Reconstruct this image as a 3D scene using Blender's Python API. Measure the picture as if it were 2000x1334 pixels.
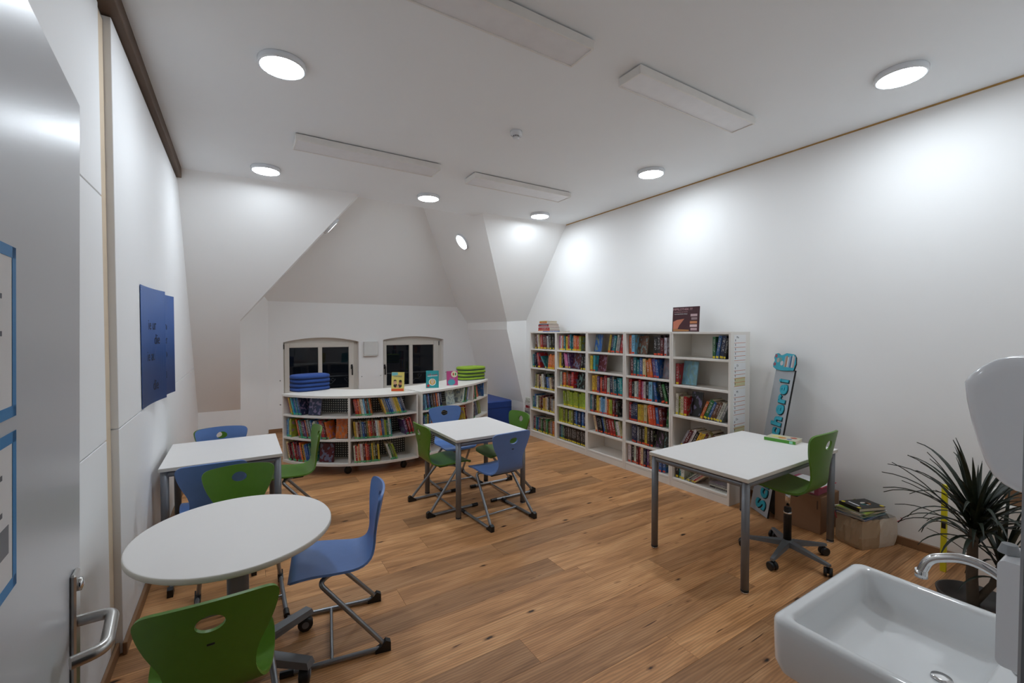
import bpy, math, random
from mathutils import Vector, Matrix
R = math.radians
random.seed(7)
for o in list(bpy.data.objects): bpy.data.objects.remove(o)
sc = bpy.context.scene
C = sc.collection
# ------------------------------------------------------------------ camera
FPX, H = 855.0, 1.65
PITCH = math.atan(19 / FPX); YAW = math.atan(532 / FPX)
cam = bpy.data.cameras.new('camera'); camo = bpy.data.objects.new('camera', cam); C.objects.link(camo)
cam.sensor_width = 36; cam.lens = 36 * FPX / 2000; cam.clip_start = .02; cam.clip_end = 60
camo.location = (0, 0, H); camo.rotation_euler = (math.pi / 2 - PITCH, 0, -YAW)
sc.camera = camo
# ------------------------------------------------------------------ world, exposure
w = bpy.data.worlds.new('night'); sc.world = w; w.use_nodes = True
w.node_tree.nodes['Background'].inputs[0].default_value = (.010, .013, .020, 1)
w.node_tree.nodes['Background'].inputs[1].default_value = .06
sc.view_settings.view_transform = 'Standard'; sc.view_settings.look = 'None'
sc.view_settings.gamma = 1; sc.view_settings.use_curve_mapping = False
sc.view_settings.exposure = 1.74
sc.cycles.max_bounces = 16; sc.cycles.diffuse_bounces = 14; sc.cycles.glossy_bounces = 6
LAMP = 29.0          # radiance of the lit round ceiling lamps

# ------------------------------------------------------------------ pixel helpers (a pixel gives a direction; a plane gives the distance)
def ray(u, v):
    x = (u - 1000) / FPX; y = -(v - 667) / FPX
    cp, sp = math.cos(PITCH), math.sin(PITCH); cy, sy = math.cos(YAW), math.sin(YAW)
    f = cp + sp * y; z = -sp + cp * y
    return Vector((f * sy + x * cy, f * cy - x * sy, z))
CAM = Vector((0, 0, H))
def hit(u, v, n, c):
    d = ray(u, v); n = Vector(n); t = (c - n.dot(CAM)) / n.dot(d); return CAM + d * t
def atX(u, v, X): return hit(u, v, (1, 0, 0), X)
def atY(u, v, Y): return hit(u, v, (0, 1, 0), Y)
def atZ(u, v, Z): return hit(u, v, (0, 0, 1), Z)

# ------------------------------------------------------------------ materials
def lin(c):
    if isinstance(c, str): c = tuple(int(c[i:i + 2], 16) / 255 for i in (0, 2, 4))
    return tuple(x / 12.92 if x <= .04045 else ((x + .055) / 1.055) ** 2.4 for x in c) + (1,)
MATS = {}
def mat(name, col, rough=.5, metal=0., var=.06, scale=12., bump=0., bscale=200., coat=0., spec=.5):
    if name in MATS: return MATS[name]
    m = bpy.data.materials.new(name); m.use_nodes = True; nt = m.node_tree; b = nt.nodes['Principled BSDF']
    b.inputs['Roughness'].default_value = rough; b.inputs['Metallic'].default_value = metal
    b.inputs['Coat Weight'].default_value = coat; b.inputs['Specular IOR Level'].default_value = spec
    tc = nt.nodes.new('ShaderNodeTexCoord'); nz = nt.nodes.new('ShaderNodeTexNoise'); nz.inputs['Scale'].default_value = scale
    nz.inputs['Detail'].default_value = 3
    nt.links.new(tc.outputs['Object'], nz.inputs['Vector'])
    mr = nt.nodes.new('ShaderNodeMapRange'); mr.inputs[3].default_value = 1 - var; mr.inputs[4].default_value = 1 + var
    nt.links.new(nz.outputs['Fac'], mr.inputs[0])
    mx = nt.nodes.new('ShaderNodeMix'); mx.data_type = 'RGBA'; mx.blend_type = 'MULTIPLY'; mx.inputs[0].default_value = 1
    mx.inputs[6].default_value = lin(col); nt.links.new(mr.outputs[0], mx.inputs[7]); nt.links.new(mx.outputs[2], b.inputs['Base Color'])
    if bump:
        n2 = nt.nodes.new('ShaderNodeTexNoise'); n2.inputs['Scale'].default_value = bscale; nt.links.new(tc.outputs['Object'], n2.inputs['Vector'])
        bp = nt.nodes.new('ShaderNodeBump'); bp.inputs['Strength'].default_value = bump; bp.inputs['Distance'].default_value = .002
        nt.links.new(n2.outputs['Fac'], bp.inputs['Height']); nt.links.new(bp.outputs[0], b.inputs['Normal'])
    MATS[name] = m; return m
def emis(name, col, s):
    m = bpy.data.materials.new(name); m.use_nodes = True; b = m.node_tree.nodes['Principled BSDF']
    b.inputs['Base Color'].default_value = (.9, .9, .9, 1); b.inputs['Emission Color'].default_value = lin(col); b.inputs['Emission Strength'].default_value = s
    MATS[name] = m; return m
wallm = mat('plaster_white', 'f0f0ef', .75, var=.012, scale=3, bump=.06, bscale=90, spec=.25)
ceilm = mat('plaster_ceiling', 'edf0f2', .8, var=.012, scale=3, bump=.05, bscale=90, spec=.2)
panelm = mat('wall_board', 'eff0f1', .6, var=.012, scale=4, bump=.05, bscale=140, spec=.3)
frame_w = mat('frame_white', 'd6d1c8', .4, var=.02)
shelf_w = mat('shelf_white', 'e2ded7', .45, var=.015)
table_w = mat('table_laminate', 'e6e3e0', .42, var=.01, spec=.4)
edge_w = mat('table_edge', 'c9c5ba', .5, var=.02)
grey_m = mat('grey_powder_metal', '74767a', .42, .35, var=.04)
silver = mat('silver_tube', '8f9296', .33, .75, var=.03)
chrome = mat('chrome', 'd8d8d8', .12, 1., var=.01)
steel = mat('brushed_steel', 'b4b2ae', .32, 1., var=.03)
blackp = mat('black_plastic', '101113', .45, var=.1)
green_s = mat('green_plywood', '4f7a1e', .38, var=.10, scale=30, bump=.08, bscale=60)
blue_s = mat('blue_plywood', '5a7cb6', .38, var=.06, scale=30, bump=.08, bscale=60)
porc = mat('porcelain', 'e6e9ea', .08, var=.01, coat=.5)
plastw = mat('white_plastic', 'dfe3e8', .18, var=.01, coat=.3)
oakb = mat('oak_strip', '8a6647', .5, var=.12, scale=8)
pinew = mat('raw_pine', 'd9c7ae', .6, var=.08, scale=10)
beamm = mat('dark_beam', '5a4636', .65, var=.18, scale=6)
card = mat('cardboard', '8d6a4d', .8, var=.08, scale=9)
paperm = mat('paper', 'e6e6e6', .7, var=.02)
bluefab = mat('blue_felt', '2c4b8e', .9, var=.08, scale=40, bump=.3, bscale=400)
greenfab = mat('green_felt', '88a630', .9, var=.08, scale=40, bump=.3, bscale=400)
bluevinyl = mat('blue_vinyl', '1d3f86', .5, var=.05)
bluefoam = mat('blue_sheet', '174a8c', .5, var=.06, scale=8)
inkm = mat('ink', '14182a', .6)
teal = mat('teal_paint', '2fa3b8', .45, var=.12, scale=25)
signgrey = mat('sign_grey', 'a9adb2', .5, var=.03)
yellowm = mat('yellow_paint', 'd8cf1e', .4, var=.05)
def glass_mat():
    m = bpy.data.materials.new('window_glass'); m.use_nodes = True; nt = m.node_tree; nt.nodes.remove(nt.nodes['Principled BSDF'])
    tr = nt.nodes.new('ShaderNodeBsdfTransparent'); tr.inputs[0].default_value = (.85, .88, .9, 1)
    gl = nt.nodes.new('ShaderNodeBsdfGlossy'); gl.inputs['Roughness'].default_value = .01
    fr = nt.nodes.new('ShaderNodeFresnel'); fr.inputs[0].default_value = 1.5
    mx = nt.nodes.new('ShaderNodeMixShader'); nt.links.new(fr.outputs[0], mx.inputs[0]); nt.links.new(tr.outputs[0], mx.inputs[1]); nt.links.new(gl.outputs[0], mx.inputs[2])
    nt.links.new(mx.outputs[0], nt.nodes['Material Output'].inputs[0]); return m
glassm = glass_mat()
def wood_floor():
    m = bpy.data.materials.new('oak_plank'); m.use_nodes = True; nt = m.node_tree; b = nt.nodes['Principled BSDF']; N = nt.nodes.new; L = nt.links.new
    geo = N('ShaderNodeNewGeometry'); oi = N('ShaderNodeObjectInfo')
    off = N('ShaderNodeVectorMath'); off.operation = 'MULTIPLY_ADD'
    cmb = N('ShaderNodeCombineXYZ')
    for i, k in enumerate((37., 91., 53.)):
        mm = N('ShaderNodeMath'); mm.operation = 'MULTIPLY'; mm.inputs[1].default_value = k; L(oi.outputs['Random'], mm.inputs[0]); L(mm.outputs[0], cmb.inputs[i])
    L(geo.outputs['Position'], off.inputs[0]); off.inputs[1].default_value = (1, 1, 1); L(cmb.outputs[0], off.inputs[2])
    sq = N('ShaderNodeMapping'); sq.inputs['Scale'].default_value = (1.1, 9., 1); L(off.outputs[0], sq.inputs[0])
    n1 = N('ShaderNodeTexNoise'); n1.inputs['Scale'].default_value = 1.6; n1.inputs['Detail'].default_value = 5; n1.inputs['Distortion'].default_value = 1.1; L(sq.outputs[0], n1.inputs['Vector'])
    wv = N('ShaderNodeTexWave'); wv.bands_direction = 'Y'; wv.inputs['Scale'].default_value = 2.2; wv.inputs['Distortion'].default_value = 9; wv.inputs['Detail'].default_value = 3; wv.inputs['Detail Scale'].default_value = .8
    L(sq.outputs[0], wv.inputs['Vector'])
    fine = N('ShaderNodeMapping'); fine.inputs['Scale'].default_value = (6, 160, 1); L(off.outputs[0], fine.inputs[0])
    n3 = N('ShaderNodeTexNoise'); n3.inputs['Scale'].default_value = 1.; n3.inputs['Detail'].default_value = 2; L(fine.outputs[0], n3.inputs['Vector'])
    cr = N('ShaderNodeValToRGB'); e = cr.color_ramp.elements
    e[0].position = .22; e[0].color = lin('94673f'); e[1].position = .8; e[1].color = lin('dcab7a')
    e2 = cr.color_ramp.elements.new(.5); e2.color = lin('c49060'); L(n1.outputs['Fac'], cr.inputs[0])
    # plank tone
    tone = N('ShaderNodeValToRGB'); t = tone.color_ramp.elements; t[0].color = (.66, .65, .66, 1); t[1].color = (1.16, 1.15, 1.12, 1)
    a = tone.color_ramp.elements.new(.5); a.color = (.98, .93, .88, 1); L(oi.outputs['Random'], tone.inputs[0])
    m1 = N('ShaderNodeMix'); m1.data_type = 'RGBA'; m1.blend_type = 'MULTIPLY'; m1.inputs[0].default_value = 1; L(cr.outputs[0], m1.inputs[6]); L(tone.outputs[0], m1.inputs[7])
    wr = N('ShaderNodeMapRange'); wr.inputs[3].default_value = .80; wr.inputs[4].default_value = 1.06; L(wv.outputs['Fac'], wr.inputs[0])
    m2 = N('ShaderNodeMix'); m2.data_type = 'RGBA'; m2.blend_type = 'MULTIPLY'; m2.inputs[0].default_value = 1; L(m1.outputs[2], m2.inputs[6]); L(wr.outputs[0], m2.inputs[7])
    fr = N('ShaderNodeMapRange'); fr.inputs[1].default_value = .3; fr.inputs[2].default_value = .7; fr.inputs[3].default_value = .93; fr.inputs[4].default_value = 1.04; L(n3.outputs['Fac'], fr.inputs[0])
    m3 = N('ShaderNodeMix'); m3.data_type = 'RGBA'; m3.blend_type = 'MULTIPLY'; m3.inputs[0].default_value = 1; L(m2.outputs[2], m3.inputs[6]); L(fr.outputs[0], m3.inputs[7])
    # knots: dark spots, stretched along the board
    km = N('ShaderNodeMapping'); km.inputs['Scale'].default_value = (1.5, 4.2, 1); L(off.outputs[0], km.inputs[0])
    vo = N('ShaderNodeTexVoronoi'); vo.inputs['Scale'].default_value = 1.9; vo.inputs['Randomness'].default_value = 1; L(km.outputs[0], vo.inputs['Vector'])
    ns = N('ShaderNodeTexNoise'); ns.inputs['Scale'].default_value = 30; L(off.outputs[0], ns.inputs['Vector'])
    ad = N('ShaderNodeMath'); ad.operation = 'MULTIPLY_ADD'; ad.inputs[1].default_value = .07; L(ns.outputs['Fac'], ad.inputs[0]); L(vo.outputs['Distance'], ad.inputs[2])
    kr = N('ShaderNodeValToRGB'); k = kr.color_ramp.elements; k[0].position = .085; k[0].color = (.05, .04, .035, 1); k[1].position = .16; k[1].color = (1, 1, 1, 1); kk = kr.color_ramp.elements.new(.115); kk.color = (.62, .56, .5, 1)
    L(ad.outputs[0], kr.inputs[0])
    m4 = N('ShaderNodeMix'); m4.data_type = 'RGBA'; m4.blend_type = 'MULTIPLY'; m4.inputs[0].default_value = 1; L(m3.outputs[2], m4.inputs[6]); L(kr.outputs[0], m4.inputs[7])
    # short cracks
    cm = N('ShaderNodeMapping'); cm.inputs['Scale'].default_value = (5, 60, 1); L(off.outputs[0], cm.inputs[0])
    cn = N('ShaderNodeTexNoise'); cn.inputs['Scale'].default_value = 1; cn.inputs['Detail'].default_value = 1; L(cm.outputs[0], cn.inputs['Vector'])
    ck = N('ShaderNodeValToRGB'); q = ck.color_ramp.elements; q[0].position = .215; q[0].color = (.25, .2, .17, 1); q[1].position = .25; q[1].color = (1, 1, 1, 1); L(cn.outputs['Fac'], ck.inputs[0])
    m5 = N('ShaderNodeMix'); m5.data_type = 'RGBA'; m5.blend_type = 'MULTIPLY'; m5.inputs[0].default_value = 1; L(m4.outputs[2], m5.inputs[6]); L(ck.outputs[0], m5.inputs[7])
    L(m5.outputs[2], b.inputs['Base Color']); b.inputs['Roughness'].default_value = .48; b.inputs['Specular IOR Level'].default_value = .35
    bp = N('ShaderNodeBump'); bp.inputs['Strength'].default_value = .12; bp.inputs['Distance'].default_value = .003; L(n3.outputs['Fac'], bp.inputs['Height']); L(bp.outputs[0], b.inputs['Normal'])
    return m
floorm = wood_floor()
def book_mat():        # cover colour comes from each book's own object colour; spine print in the book's own 0..1 space
    m = bpy.data.materials.new('book_cover'); m.use_nodes = True; nt = m.node_tree; b = nt.nodes['Principled BSDF']; N = nt.nodes.new; L = nt.links.new
    oi = N('ShaderNodeObjectInfo'); tc = N('ShaderNodeTexCoord'); sp = N('ShaderNodeSeparateXYZ'); L(tc.outputs['Object'], sp.inputs[0])
    # x: thickness -.5.. .5, y: depth 0 (spine) .. 1, z: height 0..1
    ofs = N('ShaderNodeMath'); ofs.operation = 'MULTIPLY'; ofs.inputs[1].default_value = 40; L(oi.outputs['Random'], ofs.inputs[0])
    cb = N('ShaderNodeCombineXYZ'); sx = N('ShaderNodeMath'); sx.operation = 'MULTIPLY'; sx.inputs[1].default_value = 3.2; L(sp.outputs[0], sx.inputs[0])
    sz = N('ShaderNodeMath'); sz.operation = 'MULTIPLY_ADD'; sz.inputs[1].default_value = 26; L(sp.outputs[2], sz.inputs[0]); L(ofs.outputs[0], sz.inputs[2])
    L(sx.outputs[0], cb.inputs[0]); L(sz.outputs[0], cb.inputs[1]); L(ofs.outputs[0], cb.inputs[2])
    nz = N('ShaderNodeTexNoise'); nz.inputs['Scale'].default_value = 1.4; nz.inputs['Detail'].default_value = 2; L(cb.outputs[0], nz.inputs['Vector'])
    th = N('ShaderNodeMath'); th.operation = 'GREATER_THAN'; th.inputs[1].default_value = .56; L(nz.outputs['Fac'], th.inputs[0])
    # print only on the middle of the spine
    def band(lo, hi, src):
        a = N('ShaderNodeMath'); a.operation = 'GREATER_THAN'; a.inputs[1].default_value = lo; L(src, a.inputs[0])
        c = N('ShaderNodeMath'); c.operation = 'LESS_THAN'; c.inputs[1].default_value = hi; L(src, c.inputs[0])
        d = N('ShaderNodeMath'); d.operation = 'MULTIPLY'; L(a.outputs[0], d.inputs[0]); L(c.outputs[0], d.inputs[1]); return d.outputs[0]
    bz = band(.3, .88, sp.outputs[2]); bx = band(-.28, .28, sp.outputs[0]); by = band(-1, .02, sp.outputs[1])
    p1 = N('ShaderNodeMath'); p1.operation = 'MULTIPLY'; L(bz, p1.inputs[0]); L(bx, p1.inputs[1])
    p2 = N('ShaderNodeMath'); p2.operation = 'MULTIPLY'; L(p1.outputs[0], p2.inputs[0]); L(by, p2.inputs[1])
    p3 = N('ShaderNodeMath'); p3.operation = 'MULTIPLY'; L(p2.outputs[0], p3.inputs[0]); L(th.outputs[0], p3.inputs[1])
    # print colour: light on dark books, dark on light books
    bw = N('ShaderNodeRGBToBW'); L(oi.outputs['Color'], bw.inputs[0])
    gt = N('ShaderNodeMath'); gt.operation = 'LESS_THAN'; gt.inputs[1].default_value = .28; L(bw.outputs[0], gt.inputs[0])
    pc = N('ShaderNodeMapRange'); pc.inputs[3].default_value = .05; pc.inputs[4].default_value = .62; L(gt.outputs[0], pc.inputs[0])
    # blotchy cover art
    n2 = N('ShaderNodeTexNoise'); n2.inputs['Scale'].default_value = 3.5; n2.inputs['Detail'].default_value = 2; av = N('ShaderNodeVectorMath'); av.operation = 'ADD'; L(tc.outputs['Object'], av.inputs[0]); L(ofs.outputs[0], av.inputs[1]); L(av.outputs[0], n2.inputs['Vector'])
    mr = N('ShaderNodeMapRange'); mr.inputs[1].default_value = .3; mr.inputs[2].default_value = .7; mr.inputs[3].default_value = .7; mr.inputs[4].default_value = 1.25; L(n2.outputs['Fac'], mr.inputs[0])
    mm = N('ShaderNodeMix'); mm.data_type = 'RGBA'; mm.blend_type = 'MULTIPLY'; mm.inputs[0].default_value = 1; L(oi.outputs['Color'], mm.inputs[6]); L(mr.outputs[0], mm.inputs[7])
    hv = N('ShaderNodeCombineColor'); hv.mode = 'HSV'; L(oi.outputs['Random'], hv.inputs[0]); hv.inputs[1].default_value = .45; hv.inputs[2].default_value = .30
    nA = N('ShaderNodeTexNoise'); nA.inputs['Scale'].default_value = 4.5; nA.inputs['Detail'].default_value = 1; L(av.outputs[0], nA.inputs['Vector'])
    gA = N('ShaderNodeMath'); gA.operation = 'GREATER_THAN'; gA.inputs[1].default_value = .55; L(nA.outputs['Fac'], gA.inputs[0])
    sA = N('ShaderNodeMath'); sA.operation = 'MULTIPLY'; L(gA.outputs[0], sA.inputs[0]); L(band(.03, .97, sp.outputs[1]), sA.inputs[1]); sB = N('ShaderNodeMath'); sB.operation = 'MULTIPLY'; sB.inputs[1].default_value = .75; L(sA.outputs[0], sB.inputs[0])
    mA = N('ShaderNodeMix'); mA.data_type = 'RGBA'; L(sB.outputs[0], mA.inputs[0]); L(mm.outputs[2], mA.inputs[6]); L(hv.outputs[0], mA.inputs[7])
    mx = N('ShaderNodeMix'); mx.data_type = 'RGBA'; L(p3.outputs[0], mx.inputs[0]); L(mA.outputs[2], mx.inputs[6]); L(pc.outputs[0], mx.inputs[7])
    L(mx.outputs[2], b.inputs['Base Color']); b.inputs['Roughness'].default_value = .38; b.inputs['Coat Weight'].default_value = .1
    return m
bookm = book_mat(); pagem = mat('book_pages', 'd8cfbb', .8, var=.1, scale=60)
def flat(name, col, rough=.5): return mat('print_' + name, col, rough, var=.03)

# ------------------------------------------------------------------ mesh helpers
class MB:
    def __init__(s): s.v = []; s.f = []; s.m = []; s.sm = []
    def add(s, vs, fs, mi=0, smooth=False):
        b = len(s.v); s.v += [tuple(v) for v in vs]
        for f in fs: s.f.append(tuple(b + i for i in f)); s.m.append(mi); s.sm.append(smooth)
    def box(s, x0, x1, y0, y1, z0, z1, mi=0, M=None):
        vs = [Vector((x, y, z)) for z in (z0, z1) for y in (y0, y1) for x in (x0, x1)]
        if M: vs = [M @ v for v in vs]
        s.add(vs, [(0, 2, 3, 1), (4, 5, 7, 6), (0, 1, 5, 4), (2, 6, 7, 3), (0, 4, 6, 2), (1, 3, 7, 5)], mi)
        return s
    def bbox(s, x0, x1, y0, y1, z0, z1, b=.004, mi=0, M=None):     # box with chamfered edges
        vs = []; idx = {}
        cx, cy, cz = (x0 + x1) / 2, (y0 + y1) / 2, (z0 + z1) / 2; hx, hy, hz = (x1 - x0) / 2, (y1 - y0) / 2, (z1 - z0) / 2
        for sx in (-1, 1):
            for sy in (-1, 1):
                for sz in (-1, 1):
                    for a in range(3):
                        d = [hx - b, hy - b, hz - b]; d[a] += b
                        v = Vector((cx + sx * d[0], cy + sy * d[1], cz + sz * d[2])); idx[(sx, sy, sz, a)] = len(vs); vs.append(M @ v if M else v)
        fs = []
        for a in range(3):
            o1, o2 = [i for i in range(3) if i != a]
            for sg in (-1, 1):
                q = []
                for p1, p2 in ((-1, -1), (1, -1), (1, 1), (-1, 1)):
                    t = [0, 0, 0]; t[a] = sg; t[o1] = p1; t[o2] = p2; q.append(idx[(t[0], t[1], t[2], a)])
                fs.append(q)
            for p1 in (-1, 1):
                for p2 in (-1, 1):
                    t = [0, 0, 0]; t[o1] = p1; t[o2] = p2; q = []
                    for sg, ax in ((-1, o1), (1, o1), (1, o2), (-1, o2)):
                        t[a] = sg; q.append(idx[(t[0], t[1], t[2], ax)])
                    fs.append(q)
        for sx in (-1, 1):
            for sy in (-1, 1):
                for sz in (-1, 1): fs.append([idx[(sx, sy, sz, a)] for a in range(3)])
        s.add(vs, fs, mi); return s
    def tube(s, path, r, n=10, mi=0, cap=True, rs=None):
        P = [Vector(p) for p in path]; rings = []; up = None
        for i, p in enumerate(P):
            t = (P[min(i + 1, len(P) - 1)] - P[max(i - 1, 0)]).normalized()
            if up is None:
                up = Vector((0, 0, 1)) if abs(t.z) < .9 else Vector((1, 0, 0))
            a = up.cross(t)
            if a.length < 1e-6: a = Vector((1, 0, 0)).cross(t)
            a.normalize(); b = t.cross(a).normalized(); up = b
            rr = rs[i] if rs else r
            rings.append([p + a * (rr * math.cos(2 * math.pi * k / n)) + b * (rr * math.sin(2 * math.pi * k / n)) for k in range(n)])
        vs = [v for g in rings for v in g]; fs = []
        for i in range(len(P) - 1):
            for k in range(n): fs.append((i * n + k, i * n + (k + 1) % n, (i + 1) * n + (k + 1) % n, (i + 1) * n + k))
        s.add(vs, fs, mi, True)
        if cap: s.add(rings[0], [tuple(range(n))[::-1]], mi); s.add(rings[-1], [tuple(range(n))], mi)
        return s
    def lathe(s, prof, n=32, c=(0, 0, 0), M=None, mi=0, smooth=True):
        vs = []; c = Vector(c)
        for r, z in prof:
            for k in range(n):
                a = 2 * math.pi * k / n; v = Vector((r * math.cos(a), r * math.sin(a), z)) + c; vs.append(M @ v if M else v)
        fs = []
        for i in range(len(prof) - 1):
            for k in range(n): fs.append((i * n + k, i * n + (k + 1) % n, (i + 1) * n + (k + 1) % n, (i + 1) * n + k))
        s.add(vs, fs, mi, smooth)
        b = len(s.v) - len(vs)
        s.f.append(tuple(b + k for k in range(n))[::-1]); s.m.append(mi); s.sm.append(False)
        s.f.append(tuple(b + (len(prof) - 1) * n + k for k in range(n))); s.m.append(mi); s.sm.append(False)
        return s
    def prism(s, pts, z0, z1, mi=0, M=None):
        n = len(pts); vs = [Vector((x, y, z0)) for x, y in pts] + [Vector((x, y, z1)) for x, y in pts]
        if M: vs = [M @ v for v in vs]
        s.add(vs, [tuple(range(n))[::-1], tuple(range(n, 2 * n))] + [(i, (i + 1) % n, n + (i + 1) % n, n + i) for i in range(n)], mi); return s
    def build(s, name, mats, parent=None, label=None, cat=None, group=None, kind=None, loc=None, smooth=False):
        me = bpy.data.meshes.new(name); me.from_pydata(s.v, [], s.f)
        for m in (mats if isinstance(mats, (list, tuple)) else [mats]): me.materials.append(m)
        me.polygons.foreach_set('material_index', s.m); me.polygons.foreach_set('use_smooth', [a or smooth for a in s.sm]); me.update()
        return mk(name, me, parent, label, cat, group, kind, loc)
def mk(name, data, parent=None, label=None, cat=None, group=None, kind=None, loc=None, rz=0.):
    o = bpy.data.objects.new(name, data); C.objects.link(o); o.parent = parent
    if loc is not None: o.location = loc
    if rz: o.rotation_euler.z = rz
    if label: o['label'] = label
    if cat: o['category'] = cat
    if group: o['group'] = group
    if kind: o['kind'] = kind
    return o
def thing(name, label, cat, loc=(0, 0, 0), rz=0., group=None): return mk(name, None, None, label, cat, group, None, loc, rz)
def fillet(P, rad, n=6):
    P = [Vector(p) for p in P]; out = [P[0]]
    for i in range(1, len(P) - 1):
        a, b, c = P[i - 1], P[i], P[i + 1]; r = min(rad, (a - b).length * .48, (c - b).length * .48)
        p, q = b + (a - b).normalized() * r, b + (c - b).normalized() * r
        for k in range(n + 1):
            t = k / n; out.append(p * (1 - t) ** 2 + b * (2 * t * (1 - t)) + q * t * t)
    return out + [P[-1]]
def evalmesh(o, name):
    dg = bpy.context.evaluated_depsgraph_get(); dg.update()
    me = bpy.data.meshes.new_from_object(o.evaluated_get(dg)); me.name = name; return me
def textmesh(body, size, extrude=.0004, offset=0., res=3, bevel=0.):
    cu = bpy.data.curves.new('txt', 'FONT'); cu.body = body; cu.size = size; cu.extrude = extrude; cu.offset = offset; cu.resolution_u = res; cu.bevel_depth = bevel
    cu.align_x = 'CENTER'; cu.align_y = 'CENTER'
    o = bpy.data.objects.new('txt', cu); C.objects.link(o); bpy.context.view_layer.update(); me = evalmesh(o, 'lettering')
    bpy.data.objects.remove(o); bpy.data.curves.remove(cu); return me
def text(name, body, size, m, parent, M, **k):
    me = textmesh(body, size, **k); me.materials.clear(); me.materials.append(m); o = mk(name, me, parent); o.matrix_local = M; return o
def frame(origin, x, y):       # local frame: x right, y up, z out of the face
    x = Vector(x).normalized(); y = Vector(y); y = (y - x * y.dot(x)).normalized(); z = x.cross(y); M = Matrix((x, y, z)).transposed().to_4x4(); M.translation = Vector(origin); return M
def disc(n=28, r=1., sx=1., sy=1., ph=0): return [(r * sx * math.cos(ph + 2 * math.pi * k / n), r * sy * math.sin(ph + 2 * math.pi * k / n)) for k in range(n)]
def rrect(x0, x1, y0, y1, r, n=5):
    out = []
    for cx, cy, a0 in ((x1 - r, y1 - r, 0), (x0 + r, y1 - r, 90), (x0 + r, y0 + r, 180), (x1 - r, y0 + r, 270)):
        for k in range(n + 1): a = R(a0 + 90 * k / n); out.append((cx + r * math.cos(a), cy + r * math.sin(a)))
    return out
def decal(name, pts, m, parent, M, z=.0006, t=.0004):     # a flat printed / glued piece
    o = MB().prism(pts, z, z + t).build(name, m, parent); o.matrix_local = M; return o

# ================================================================== ROOM
XL, XLN, XR, ZC = -.525, -.553, 4.346, 3.318
YD = .15                                    # room face of the door wall
KS = .76; NX = 0.
def slopeY(X, Z): return 5.58 - .045 * X + KS * (ZC - Z)
YW = 8.10
def wallY(X): return YW - NX * X
# ---- floor of single planks
fl = MB().box(-.75, 4.5, -.75, 8.15, -.06, -.012).build('floor', mat('floor_gap', '20150d', .8), kind='structure')
unit = MB().bbox(0, 1, 0, 1, 0, 1, .0008).build('plank', floorm); um = unit.data; bpy.data.objects.remove(unit)
rows = {}
y = .145 - .2 * 4
fixed = {1.745: 1.257, 1.345: 1.948, 2.345: 1.889, 1.545: .62, 1.945: .3}
rp = random.Random(3)
while y < 8.1:
    j = [v for k, v in fixed.items() if abs(k - y) < .02]; x = (j[0] if j else rp.uniform(-.2, 2.0))
    while x > -.75: x -= 2.2
    x0 = x
    while x0 < 4.36:
        a, b = max(x0, -.75), min(x0 + 2.2, 4.36)
        if b - a > .02:
            p = mk('plank', um, fl); p.location = (a + .0007, y + .0007, -.012); p.scale = (b - a - .0014, .2 - .0014, .012)
        x0 += 2.2
    y += .2
# ---- ceiling
MB().prism([(-.485, -.6), (XR, -.6), (XR, slopeY(XR, ZC)), (2.909, 5.463), (2.905, 5.674), (1.247, 5.645), (1.247, slopeY(1.247, ZC)), (-.485, slopeY(-.485, ZC))], ZC, ZC + .1).build('ceiling', ceilm, kind='structure')
# ---- right wall, baseboard, thin wooden strip along the ceiling
MB().box(XR, XR + .1, -.2, 8.1, 0, ZC + .1).build('wall_right', wallm, kind='structure')
MB().bbox(XR - .016, XR, YD, 6.5, 0, .065, .003).build('baseboard_right', oakb, kind='structure')
MB().box(XR - .006, XR, YD, 5.38, ZC - .012, ZC).build('trim_1', mat('ochre_strip', 'b08a4c', .6, var=.3, scale=30), kind='structure')
# ---- left wall: base + boards with open joints
wl = MB().box(-.70, XLN - .012, -.3, 8.1, 0, ZC).build('wall_left', mat('joint_grey', 'b9b9b6', .8), kind='structure')
for (y0, y1, x, zs) in ((-.3, 2.83, XLN, (0, 1.122, 2.30, 3.215)), (2.93, 7.9, XL, (0, 1.157, 3.215))):
    for a, b in zip(zs[:-1], zs[1:]): MB().bbox(-.60, x, y0, y1, a + .0025, b - .0025, .002).build('wall_panel', panelm, wl)
MB().bbox(-.60, XLN - .003, 2.832, 2.928, 0, 3.19, .002).build('trim_2', pinew, kind='structure')
MB().bbox(-.66, -.485, -.3, 5.62, 3.222, ZC, .003).build('trim_3', beamm, kind='structure')
bl = MB(); bl.bbox(XLN, XLN + .015, -.3, 2.929, 0, .065, .003); bl.bbox(XL, XL + .018, 2.912, 7.72, 0, .065, .003)
bl.build('baseboard_left', oakb, kind='structure')
# ---- far end: mansard slopes, dormer and window wall
def poly(name, pts, fs, m=wallm): return MB_poly(name, pts, fs, m)
def MB_poly(name, pts, fs, m):
    o = MB(); o.add(pts, fs); return o.build(name, m, kind='structure')
S = lambda X, Z: (X, slopeY(X, Z), Z)
Cc = (0.010, slopeY(0, 1.804), 1.804); Dd = (0.0, slopeY(0, .478), .478)
MB_poly('wall_slope_left', [S(-.6, ZC), S(1.247, ZC), Cc, Dd, S(-.6, .478)], [(0, 1, 2, 3, 4)], wallm)
P1 = (.394, YW, 0)
MB_poly('wall_knee_left', [(-.6, Dd[1] + .027, 0), (0, Dd[1], 0), Dd, S(-.6, .478), P1, (.394, wallY(.394), 2.288), (Cc[0], Dd[1], Cc[2])], [(0, 1, 2, 3), (1, 4, 5, 6, 2)], wallm)
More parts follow.
